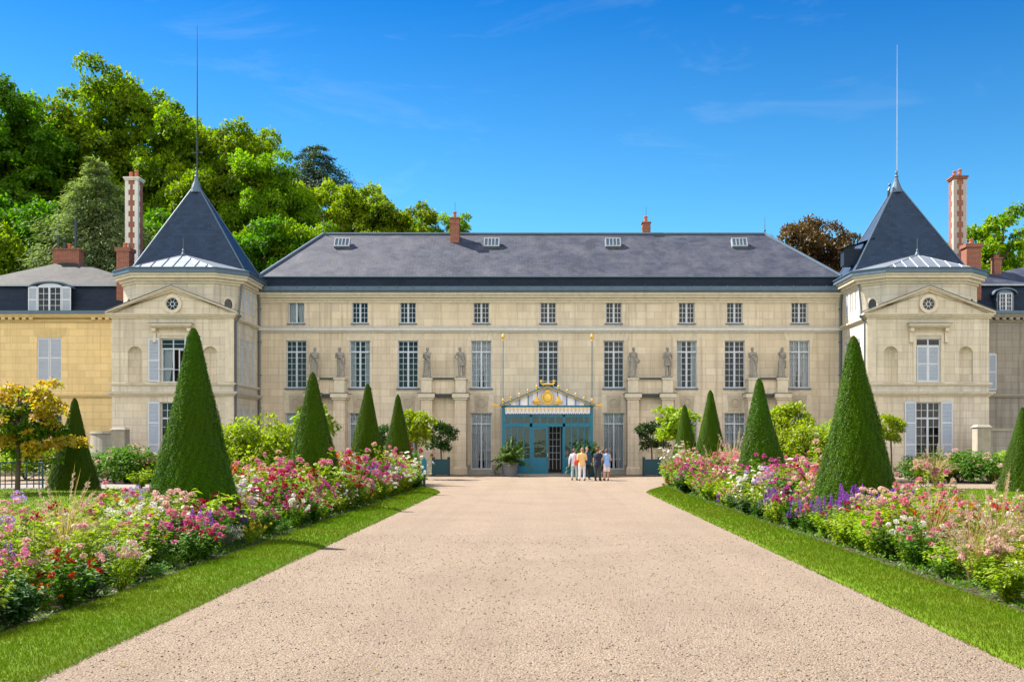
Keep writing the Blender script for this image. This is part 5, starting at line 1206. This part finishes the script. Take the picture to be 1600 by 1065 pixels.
def standard(label, px, py0, py1, D, mat, r, name, planter=None, leafsize=.16, n=2600, ground=0.0, seed=1):
    """ball headed tree on a clear stem: crown from photo row py0 down to py1"""
    key = (mat, leafsize)
    if key not in CR: CR[key] = crown_mesh('crown', seed, 1, 1, 1, 46, n, leafsize, G[mat], clr=.36, hollow=.35, bottom=-.9)
    me, C, _ = CR[key]; x = X(px, D); z1, z0 = Z(py0, D), Z(py1, D); T = thing(name, label, 'potted tree' if planter else 'tree', (x, D, 0)); o = obj('crown', me, T, (0, 0, (z0+z1)/2), px); o.scale = (r, r, (z1-z0)/2)
    b = MB(); b.tube([(0, 0, .3 if planter else -.05), (.03, 0, z0*.6), (0, 0, z0+.15), (.05, 0, (z0+z1)/2)], [.05, .045, .04, .015], 8)
    for k in range(6): c = C[k*5 % len(C)]; b.tube([(0, 0, z0+.1), (c[0]*r*.5, c[1]*r*.5, (z0+z1)/2+c[2]*.25*(z1-z0)), (c[0]*r, c[1]*r, (z0+z1)/2+c[2]*.5*(z1-z0))], [.03, .02, .006], 5)
    b.build('trunk', M['bark'], T)
    if planter:
        w, h = planter; p = MB(); hw = w/2; t = .05
        for s in (-1, 1): p.box(-hw+t, hw-t, *sorted((s*hw, s*(hw-.035))), .08, h-.03); p.box(*sorted((s*hw, s*(hw-.035))), -hw+t, hw-t, .08, h-.03)
        p.box(-hw+.03, hw-.03, -hw+.03, hw-.03, .08, .12); 
        for sx in (-1, 1):
            for sy in (-1, 1): p.box(*sorted((sx*(hw+.015), sx*(hw-.06))), *sorted((sy*(hw+.015), sy*(hw-.06))), 0, h+.02); p.ball((sx*(hw-.022), sy*(hw-.022), h+.06), .05, 8)
        pl = p.build('planter_box', M['teal_dark'], T); q = MB(); q.box(-hw+.04, hw-.04, -hw+.04, hw-.04, h-.15, h-.1); q.build('soil', M['soil'], T)
    return T
standard('ball headed orange tree in dark teal box left of the porch', 689, 660, 706, 58.5, 'dark', .78, 'potted_tree', (.92, .98))
standard('ball headed orange tree in dark teal box right of the porch', 1018, 659, 704, 58.5, 'dark', .80, 'potted_tree', (.92, .98))
standard('yellow green standard tree right of the farthest left cone', 650, 643, 696, 53, 'lime', .80, 'standard_tree', leafsize=.2)
standard('yellow green standard tree behind the second left cone', 492, 634, 700, 54, 'lime', 1.0, 'standard_tree', leafsize=.2)
standard('yellow green standard tree behind the farthest right cone', 1058, 638, 692, 53, 'lime', .95, 'standard_tree', leafsize=.2)
standard('yellow green standard tree right of the second right cone', 1232, 632, 690, 54, 'lime', 1.0, 'standard_tree', leafsize=.2)
standard('small standard tree right of the nearest right cone', 1392, 650, 692, 50, 'lime', .58, 'standard_tree', leafsize=.2)
standard('dark green bush headed tree between third and farthest left cones', 598, 665, 700, 55, 'dark', .6, 'standard_tree')
def palm(label, px, D, py, w, mat, tub, seed, tubw=.48):
    r = rs(seed); T = thing('potted_palm', label, 'potted palm', (X(px, D), D, 0)); Lv = Leaves(); h = .85; top = Z(py, D)
    for k in range(58):
        a = r.uniform(0, 6.28); L = r.uniform(.5, 1.02); el = r.uniform(.15, 1.35); n = 11; t = np.linspace(0, 1, n); rr = t*L*math.cos(el)*w; zz = h+(top-h)*(math.sin(el)*t*1.15-.75*t**2*(1-math.sin(el)*.75))*L
        pts = np.stack([rr*math.cos(a), rr*math.sin(a), zz], 1); Lv.tri_tube(pts, .012, .004); m = 70; tt = r.uniform(.12, 1, m); P = np.stack([np.interp(tt, t, pts[:, i]) for i in range(3)], 1)
        out = np.array([math.cos(a), math.sin(a), 0]); sd = np.array([-math.sin(a), math.cos(a), 0])*np.where(r.uniform(size=m) < .5, 1, -1)[:, None]; Lv.add(P, sd*.8+out*.6+np.array([0, 0, -.35])+r.normal(size=(m, 3))*.15, np.array([0, 0, 1.0])[None]+r.normal(size=(m, 3))*.2, .26*r.uniform(.7, 1.2, m), .045, 0, True, .3)
    obj('fronds', Lv.mesh('fronds', G[mat]), T); p = MB(); p.lathe([(tubw*.72, 0), (tubw*.78, .05), (tubw, .68), (tubw*1.08, .70), (tubw*1.08, .78), (tubw*.95, .79), (tubw*.9, .70)], (0, 0, 0), 20); p.build('tub', M[tub], T)
palm('bushy palm in a grey tub left of the porch door', 797, 57.6, 676, 1.35, 'mid', 'grey_tub', 5)
palm('bushy dark palm in a teal tub right of the porch door', 916, 57.0, 680, 1.2, 'dark', 'teal_dark', 6, .58)
# golden small tree on the left lawn with its round railing
def golden_tree():
    D = 37.5; x = X(27, D); T = thing('golden_tree', 'small tree with golden and orange leaves at the left edge of the lawn', 'tree', (x, D, 0)); cz = (Z(588, D)+Z(722, D))/2; rz = (Z(588, D)-Z(722, D))/2
    me, C, _ = crown_mesh('crown', 9, 1.95, 1.95, rz, 80, 7000, .14, G['maple'], clr=.19, hollow=.25, bottom=-.95); obj('crown', me, T, (.1, 0, cz))
    me, _, _ = crown_mesh('inner_leaves', 10, 1.6, 1.6, rz*.85, 60, 4500, .14, G['mid'], clr=.2, hollow=.2, bottom=-.98); obj('inner_leaves', me, T, (0, .2, cz-.45))
    b = MB(); b.tube([(0, 0, -.05), (.04, 0, 1.2), (0, 0, cz-.5), (.05, 0, cz+rz*.6)], [.10, .085, .07, .02], 8)
    for k in range(12): c = C[k*7 % len(C)]; b.tube([(0, 0, cz-rz*.6+.1*k), (c[0]*.5, c[1]*.5, cz+c[2]*.6), (c[0], c[1], cz+c[2])], [.05, .03, .008], 6)
    b.build('trunk', M['bark'], T)
golden_tree()
def railing():
    D = 42.5; xa, xb = X(8, D), X(76, D); T = thing('metal_railing', 'blue green metal railing behind the golden tree', 'railing', ((xa+xb)/2, D, 0)); w = (xb-xa)/2; zt = Z(722, D); n = 9; pts = [(w*math.sin(t), .55*math.cos(t)-.55, 0) for t in np.linspace(-1.35, 1.35, n)]
    r = MB(); r.tube([(x, y, zt) for x, y, _ in pts], .03, 6); r.tube([(x, y, zt-.42) for x, y, _ in pts], .018, 6); r.tube([(x, y, .16) for x, y, _ in pts], .018, 6); r.build('rail', M['teal_dark'], T)
    for x, y, _ in pts: q = MB(); q.tube([(x, y, 0), (x, y, zt)], .024, 6); q.build('post', M['teal_dark'], T)
railing()
def sign_post():
    D = 42.8; x = X(663, D); T = thing('sign_post', 'slim dark teal post with a narrow sign at the end of the left bed', 'sign post', (x, D, 0)); p = MB(); p.box(-.045, .045, -.03, .03, 0, 1.05); p.build('post', M['teal_dark'], T); p = MB(); p.prism_y([(-.10, .62), (.10, .62), (.10, 1.12), (0, 1.28), (-.10, 1.12)], -.045, -.032); p.build('sign_plate', M['teal'], T)
sign_post()
def low_wall(label, px0, px1, D, py, cap, side):
    xa, xb = X(px0, D), X(px1, D); T = thing('garden_wall', label, 'low wall', (xa, D, 0)); L = xb-xa; h = Z(py, D); m = MB(); n = 10; rings = []
    for i in range(n+1):
        t = i/n; x = L*t; y = 2.2*(t if side > 0 else 1-t)**2.2; rings.append([(x, y, -.05), (x, y, h), (x, y+.4, h), (x, y+.4, -.05)])
    m.loft(rings); m.build('wall', M['stone_grey'], T)
    m = MB(); m.loft([[(r[1][0], r[1][1]-.07, h+.002), (r[1][0], r[1][1]-.07, h+.14), (r[1][0], r[1][1]+.47, h+.14), (r[1][0], r[1][1]+.47, h+.002)] for r in rings]); m.build('coping', M['trim_grey'], T)
    e = L if side < 0 else 0; m = MB(); m.box(e-.35, e+.35, -.14, .54, 0, h+.2); m.taper(e-.42, e+.42, -.2, .6, h+.2, h+.34, .14); m.build('pier', M['trim_grey'], T)
low_wall('curved low stone wall with pier behind the dark left lawn cone', 112, 186, 54, 677, 1, -1)
low_wall('curved low stone wall with pier behind the right lawn cone', 1536, 1625, 54, 673, 1, 1)
# ================================================================ FLOWER BEDS
def pom(Bv, r, C, ax, R_, n=26, mi=0):
    u = rdir(r, n); u = u+ax*.55; u = unit(u); Bv.add(C+u*R_*.25, u+r.normal(size=(n, 3))*.12, np.cross(u, rdir(r, n)), R_*r.uniform(.7, 1.0, n), R_*.62, mi, False)
def daisy(Bv, r, C, ax, R_, mi=0):
    a = unit(np.cross(ax, np.array([.3, .2, .9]))); b = np.cross(ax, a); t = np.linspace(0, 2*PI, 9)[:-1]+r.uniform(0, 1); d = np.cos(t)[:, None]*a+np.sin(t)[:, None]*b; Bv.add(np.repeat(C[None], 8, 0), d+ax*.18, np.repeat(ax[None], 8, 0), R_, R_*.62, mi)
    d2 = rdir(r, 5); Bv.add(C[None]+ax*.004+d2*.002, d2+ax, rdir(r, 5), R_*.28, R_*.28, 1)
def cluster(Bv, r, C, R_, n=34, fl=.028, squash=.8):
    u = rdir(r, n); P = C+u*R_*np.array([1, 1, squash])*(r.uniform(.5, 1, n)**.4)[:, None]; Bv.add(P, np.cross(u, rdir(r, n)), u+r.normal(size=(n, 3))*.3, fl, fl*.9); Bv.add(P, np.cross(u, rdir(r, n)), u+r.normal(size=(n, 3))*.3, fl, fl*.8)
FORMS = dict(   # foliage, height, spread, stems, leaves a stem, leaf length, width, form, blossom size, share of stems in flower
    dahlia=('mid', .92, .42, 34, 17, .105, .055, 'pom', .058, .38), darkdahlia=('bronze', .85, .36, 24, 12, .10, .05, 'pom', .044, .6),
    phlox=('lime', .88, .36, 34, 16, .085, .028, 'cluster', .050, .5), cleome=('lime', 1.12, .40, 26, 16, .10, .032, 'cluster', .066, .5),
    daisy=('lime', .78, .42, 36, 15, .075, .022, 'daisy', .034, .85), cosmos=('lime', .98, .44, 36, 18, .085, .014, 'daisy', .040, .75),
    salvia=('mid', .85, .34, 28, 12, .07, .026, 'spike', .026, .85), rose=('lime', 1.15, .46, 24, 24, .085, .048, 'pom', .055, .36),
    marigold=('lime', .46, .30, 24, 12, .06, .022, 'pom', .030, .8), silver=('grey', .62, .42, 40, 16, .08, .012, 'spray', .016, .8),
    grass=('straw', .95, .62, 110, 0, .8, .012, 'plume', .016, .32), leafy=('dark', .62, .42, 32, 19, .12, .06, None, 0, 0), limeleaf=('lime', .85, .44, 32, 20, .11, .055, None, 0, 0), fern=('mid', .40, .36, 22, 22, .07, .014, None, 0, 0),
    verbena=('dark', .40, .34, 30, 10, .05, .018, 'cluster', .036, .8))
def plant_mesh(kind, bm, seed):
    fm, h, sp, ns, nl, LL, LW, form, bs, share = FORMS[kind]; r = rs(seed); Lv = Leaves(); Bv = Leaves(); nb = 0
    for i in range(ns):
        a = r.uniform(0, 2*PI); q = r.uniform(0, 1)**.6; hh = h*r.uniform(.62, 1.06)*(1-.28*q); R_ = sp*q*r.uniform(.8, 1.15); t = np.linspace(0, 1, 7)
        if form == 'plume': hh = h*r.uniform(.5, 1.05); R_ = sp*r.uniform(.3, 1.1); zz = hh*(1.75*t-.85*t**2.2*(R_/sp)); rr = R_*t**1.6
        else: zz = hh*t; rr = R_*(.35*t+.65*t**1.7)
        w = r.normal(size=2)*.03; pts = np.stack([rr*math.cos(a)+w[0]*t+.05*q*math.cos(a), rr*math.sin(a)+w[1]*t+.05*q*math.sin(a), zz], 1)
        if form == 'plume':
            seg = pts[1:]-pts[:-1]; Lv.add(pts[:-1], seg, np.array([[0, 0, 1.0]])+np.array([[math.cos(a), math.sin(a), 0]]), np.linalg.norm(seg, axis=1)*1.9, LW*np.linspace(1, .5, 6))
            if r.uniform() < share:
                m = 60; tt = r.uniform(.72, 1.0, m); P = np.stack([np.interp(tt, t, pts[:, k]) for k in range(3)], 1); d = unit(pts[-1]-pts[-2]); Bv.add(P+r.normal(size=(m, 3))*.008, d+r.normal(size=(m, 3))*.55, rdir(r, m), .042, .009); nb += 1
            continue
        Lv.tri_tube(pts, .006, .0025); tt = r.uniform(.10, .97, nl); P = np.stack([np.interp(tt, t, pts[:, k]) for k in range(3)], 1); b = r.uniform(0, 2*PI, nl); o = np.stack([np.cos(b), np.sin(b), r.uniform(-.25, .55, nl)], 1)+np.array([math.cos(a), math.sin(a), 0])*.4*q
        Lv.add(P, o, np.array([[0, 0, 1.0]])+r.normal(size=(nl, 3))*.35, LL*r.uniform(.6, 1.25, nl), LW*r.uniform(.75, 1.2, nl), 0, True, .2)
        if form and r.uniform() < share:
            C = pts[-1]; ax = unit(np.array([math.cos(a)*q*.6, math.sin(a)*q*.6, .8])+r.normal(size=3)*.3); nb += 1
            if form == 'pom': pom(Bv, r, C, ax, bs*r.uniform(.75, 1.2), 28)
            elif form == 'daisy':
                daisy(Bv, r, C, ax, bs*r.uniform(.8, 1.2)); daisy(Bv, r, pts[-2]+r.normal(size=3)*.05, ax, bs*.8)
            elif form == 'cluster': cluster(Bv, r, C, bs*r.uniform(.75, 1.2))
            elif form == 'spike': 
                m = 44; s_ = r.uniform(0, 1, m); P = C+np.array([0, 0, .16])*s_[:, None]-np.array([0, 0, .05])+r.normal(size=(m, 3))*(.014*(1.15-s_))[:, None]; Bv.add(P, rdir(r, m)+np.array([0, 0, .3]), rdir(r, m), bs, bs*.7)
            elif form == 'spray':
                m = 30; P = C+r.normal(size=(m, 3))*np.array([.05, .05, .05]); Bv.add(P, rdir(r, m), rdir(r, m), bs*1.3, bs)
    mats = [B[bm], B['yellow']] if bm else None
    return Lv.mesh('foliage', G[fm]), (Bv.mesh('blossoms', mats) if nb else None)
VAR = [   # form, petal colour, object name, description, weight, category, preferred rows (0 lawn edge .. 2 back)
    ('dahlia', 'crimson', 'dahlia', 'crimson dahlia', 10, 'flower', (0, 1, 2)), ('dahlia', 'red', 'dahlia', 'scarlet dahlia', 4, 'flower', (1, 2)), ('darkdahlia', 'crimson', 'dahlia', 'bronze leaved crimson dahlia', 3, 'flower', (1,)),
    ('dahlia', 'magenta', 'dahlia', 'magenta dahlia', 9, 'flower', (0, 1)), ('dahlia', 'pink', 'dahlia', 'pink dahlia', 9, 'flower', (0, 1, 2)), ('dahlia', 'orange', 'dahlia', 'orange dahlia', 3, 'flower', (1, 2)),
    ('phlox', 'white', 'phlox', 'white phlox', 8, 'flower', (0, 1, 2)), ('phlox', 'blush', 'phlox', 'blush pink phlox', 6, 'flower', (0, 1, 2)), ('phlox', 'magenta', 'phlox', 'magenta phlox', 4, 'flower', (0, 1)), ('cleome', 'pink', 'cleome', 'tall pink cleome', 4, 'flower', (1, 2)), ('cleome', 'blush', 'cleome', 'tall pale cleome', 3, 'flower', (1, 2)), ('cleome', 'lilac', 'cleome', 'tall lilac cleome', 3, 'flower', (1, 2)),
    ('daisy', 'white', 'daisy', 'white daisy', 15, 'flower', (0, 1)), ('cosmos', 'white', 'cosmos', 'feathery white cosmos', 7, 'flower', (1, 2)), ('cosmos', 'pink', 'cosmos', 'feathery pink cosmos', 6, 'flower', (1, 2)),
    ('salvia', 'purple', 'salvia', 'purple salvia', 5, 'flower', (0, 1)), ('salvia', 'blue', 'salvia', 'pale blue salvia', .5, 'flower', (0, 1)), ('rose', 'pink', 'rose_bush', 'lime leaved pink rose', 12, 'rose bush', (1, 2)), ('rose', 'blush', 'rose_bush', 'lime leaved pale rose', 7, 'rose bush', (1, 2)),
    ('marigold', 'orange', 'marigold', 'low orange marigold', 4, 'flower', (0,)), ('marigold', 'yellow', 'marigold', 'low yellow marigold', 4, 'flower', (0,)), ('silver', 'white', 'silver_plant', 'silvery white flowered plant', 3, 'plant', (0, 1)),
    ('grass', 'plume', 'fountain_grass', 'fountain grass with pale plumes', 1.0, 'ornamental grass', (0, 1, 2)), ('leafy', None, 'leafy_plant', 'dark leafy plant', 9, 'plant', (0, 1)), ('limeleaf', None, 'leafy_plant', 'lime green leafy plant', 30, 'plant', (0, 1, 2)), ('fern', None, 'fern', 'low green fern', 9, 'fern', (0,)), ('verbena', 'purple', 'verbena', 'low purple verbena', 3, 'flower', (0,)), ('verbena', 'red', 'verbena', 'low red verbena', 1, 'flower', (0,))]
_pm = {}
def plant_at(vi, x, y, z, sc, rz, label, group, rnd):
    v = VAR[vi]; k = (vi, rnd.randrange(2))
    if k not in _pm: _pm[k] = plant_mesh(v[0], v[1], 100+vi*3+k[1])
    f, b = _pm[k]; T = obj(v[2], f, None, (x, y, z), rz); T.scale = (sc*rnd.uniform(.9, 1.15), sc*rnd.uniform(.9, 1.15), sc*rnd.uniform(.88, 1.12)); tag(T, label, v[5], group); T.rotation_euler = (rnd.uniform(-.08, .08), rnd.uniform(-.08, .08), rz)
    if b: obj('blossoms', b, T)
    return T
def zone(y, s):
    c = [19.1, 28.9, 37.7, 45.8] if s < 0 else [21.2, 30.5, 39.8, 46.6]
    if y < c[0]-5: return 'close to the camera'
    if y < c[0]-.4: return 'in front of the nearest cone'
    if y < c[1]-.4: return 'between the nearest and second cones'
    if y < c[2]-.4: return 'between the second and third cones'
    return 'at the far end by the third cone'
ROWS = ['lawn edge', 'middle', 'back']
rnd = random.Random(77)
for s in (-1, 1):
    side = 'left' if s < 0 else 'right'; y = 8.4; last = None
    while y < 46.8:
        step = .46+.0045*y; cols = 7
        for c in range(cols):
            xx = 5.30+(c+.5*(int(y*10) % 2)*.6)*.51*(1 if c else .3)+rnd.uniform(-.12 if c == 0 else -.2, .2); yy = y+rnd.uniform(-.28, .28)
            if xx > 8.6 or (yy > 44 and xx < 5.7) or yy > 46.9: continue
            if any(abs(s*xx-a) < 1.2 and math.hypot(s*xx-a, yy-b) < .80 for a, b in CONES): continue
            if s*xx/yy < -.60 or s*xx/yy > .53: continue
            row = 0 if xx < 5.75 else (1 if xx < 7.2 else 2)
            if last is not None and rnd.random() < .38 and row in VAR[last][6]: vi = last
            else:
                ok = [i for i, v in enumerate(VAR) if row in v[6]]; vi = rnd.choices(ok, [VAR[i][4] for i in ok])[0]
            last = vi; near = .88+max(0, yy-12)*.017+(.14 if yy > 23 and row else 0)+(.20 if row == 1 and rnd.random() < .25 else 0); sc = near*(.84 if row == 0 else (1.0 if row == 1 else (.80 if 12 < yy < 27 else 1.0)))*rnd.uniform(.82, 1.15)
            plant_at(vi, s*xx, yy, .02, sc, rnd.uniform(0, 6.28), '%s, %s bed %s %s' % (VAR[vi][3], side, ROWS[row], zone(yy, s)), 'plants in the %s flower bed' % side, rnd)
        y += step
for s in (-1, 1):   # the border under the pavilions
    side = 'left' if s < 0 else 'right'
    for i in range(26):
        x = s*rnd.uniform(9.9, 23); y = rnd.uniform(46.8, 49); vi = rnd.choice([0, 4, 6, 7, 9, 10, 13, 14, 15, 17, 22, 24])
        plant_at(vi, x, y, .01, rnd.uniform(1.0, 1.6), rnd.uniform(0, 6.28), '%s in the far border under the %s pavilion' % (VAR[vi][3], side), 'plants in the %s far border' % side, rnd)
for x, y, vi, sc, lb in ((-5.95, 27.6, 17, 1.75, 'tall pink rose spray right in front of the second left cone'), (-5.8, 36.2, 18, 1.7, 'tall pale rose spray in front of the third left cone'), (-7.2, 34, 9, 1.55, 'tallest pink cleome behind the second left cone'), (-5.9, 18.0, 24, 1.35, 'tall lime sprays at the foot of the nearest left cone'), (-7.6, 18.4, 17, 1.2, 'lime rose bush left of the nearest left cone foot'),
                        (5.9, 29.2, 24, 1.75, 'tall yellow green sprays in front of the second right cone'), (7.5, 28.2, 18, 1.6, 'tall pale rose between nearest and second right cones'), (7.5, 20.2, 17, 1.35, 'tall leggy rose right of the nearest right cone foot'), (5.8, 38.4, 17, 1.6, 'tall pink rose spray in front of the third right cone'), (-6.0, 41.5, 24, 1.7, 'tall lime sprays between third and farthest left cones'), (6.0, 43.4, 24, 1.6, 'tall lime sprays between third and farthest right cones')):
    plant_at(vi, x, y, .02, sc, x+y, lb, 'plants in the %s flower bed' % ('left' if x < 0 else 'right'), rnd)
# two solitary tall plants and grasses that stand clear of the beds in the photo
for px, D, vi, sc, lb in ((1462, 41.5, 22, 1.35, 'pale pink plumed grass clump alone at the right lawn edge'), (220, 42, 24, 1.2, 'spiky green clump alone on the left grey path edge'), (98, 13.2, 22, .9, 'tall straw plumed grass at the left edge before the golden tree'), (1450, 15.2, 22, .85, 'dark arching plumed grass in the right bed before the lawn')):
    plant_at(vi, X(px, D), D, .01, sc, .7, lb, None, rnd)
# low ground cover, turf blades, loose stones: nobody could count them
r = rs(5); Lv = Leaves()
for s in (-1, 1):
    n = 60000; y = 7.5+39*r.uniform(0, 1, n)**1.15; x = s*r.uniform(5.12, 8.6, n); keep = ~((y > 44) & (np.abs(x) < 5.6)); x, y = x[keep], y[keep]; n = len(x); clump = .5+.5*np.sin(x*5.1)*np.sin(y*3.7)
    P = np.stack([x, y, .02+r.uniform(0, .16, n)*clump*np.clip((np.abs(x)-5.05)*3, .35, 1)*1.3], 1); D = unit(r.normal(size=(n, 3))*np.array([1, 1, .5])+np.array([0, 0, .35])); Lv.add(P, D, np.array([[0, 0, 1.0]])+r.normal(size=(n, 3))*.4, .07*r.uniform(.5, 1.3, n), .03)
structure(obj('ground_cover', Lv.mesh('ground_cover', G['mid'])), 'stuff')
Lv = Leaves()
def blades(x, y, z, L, Wd):
    n = len(x); D = unit(np.stack([r.normal(size=n)*.45, r.normal(size=n)*.45, np.ones(n)], 1)); Lv.add(np.stack([x, y, z], 1), D, r.normal(size=(n, 3)), L*r.uniform(.6, 1.3, n), Wd)
def dome(p): return np.interp(p, [0, .06, .22, .6, 1.0, 1.2, 1.25], [-.02, .022, .05, .062, .05, .03, -.02])
for s in (-1, 1):
    for y0, y1, dens, L, Wd in ((7, 12, 3000, .042, .007), (12, 18, 1700, .045, .009), (18, 27, 800, .05, .014), (27, 42, 420, .055, .022)):
        n = int(dens*1.27*(y1-y0)); y = r.uniform(y0, y1, n); xo = np.where(y < 37.6, 3.83, 3.83+1.17*(np.clip(y-37.6, 0, 9)/4.7)**1.7); p = r.uniform(-.015, 1.25, n); x = xo+(5.08-xo)*p/1.25; blades(s*x, y, dome(np.clip(p, .02, 1.22)), L, Wd)
    n = 26000; x = s*r.uniform(9.1, 24, n); y = r.uniform(26, 41.2, n); k = np.abs(x) > 9.1+np.clip(y-38, 0, 9)*.41; blades(x[k], y[k], np.full(k.sum(), .012), .05, .025)
structure(obj('grass', Lv.mesh('grass', M['blade'])), 'stuff')
n = 5200; y = 7.4+13*r.uniform(0, 1, n)**1.5; x = r.uniform(-1, 1, n)*np.minimum(3.75, .2+y*.55); sz = r.uniform(.004, .011, n)*(1+.02*y); mb_v = np.array([[1, 0, 0], [0, 1, 0], [-1, 0, 0], [0, -1, 0], [0, 0, .8], [0, 0, -.4]], float); mb_f = np.array([[0, 1, 4], [1, 2, 4], [2, 3, 4], [3, 0, 4], [1, 0, 5], [2, 1, 5], [3, 2, 5], [0, 3, 5]])
V = mb_v[None]*sz[:, None, None]*r.uniform(.6, 1.3, (n, 6, 3))+np.stack([x, y, sz*.3], 1)[:, None, :]; F = (mb_f[None]+(np.arange(n)*6)[:, None, None]).reshape(-1, 3)
def pebble_mat():
    t = NT('loose_stone'); c = t.mix(t.island(), (.34, .28, .22), (.10, .075, .055)); t.principled(c, .9); return t.mat
structure(obj('pebbles', fast_mesh('pebbles', V.reshape(-1, 3), F, pebble_mat())), 'stuff')
Lv = Leaves()
for px, py in ((583, 1052), (1217, 1056), (497, 905), (186, 1041)):
    D = CZ*1600/(py-694); n = 1; Lv.add(np.array([[X(px, D), D, .015]]), np.array([[1, .3, .15]]), np.array([[0, 0, 1.0]]), .06, .035, 0, True, .1)
structure(obj('fallen_leaves', Lv.mesh('fallen_leaves', G['gold'])), 'stuff')
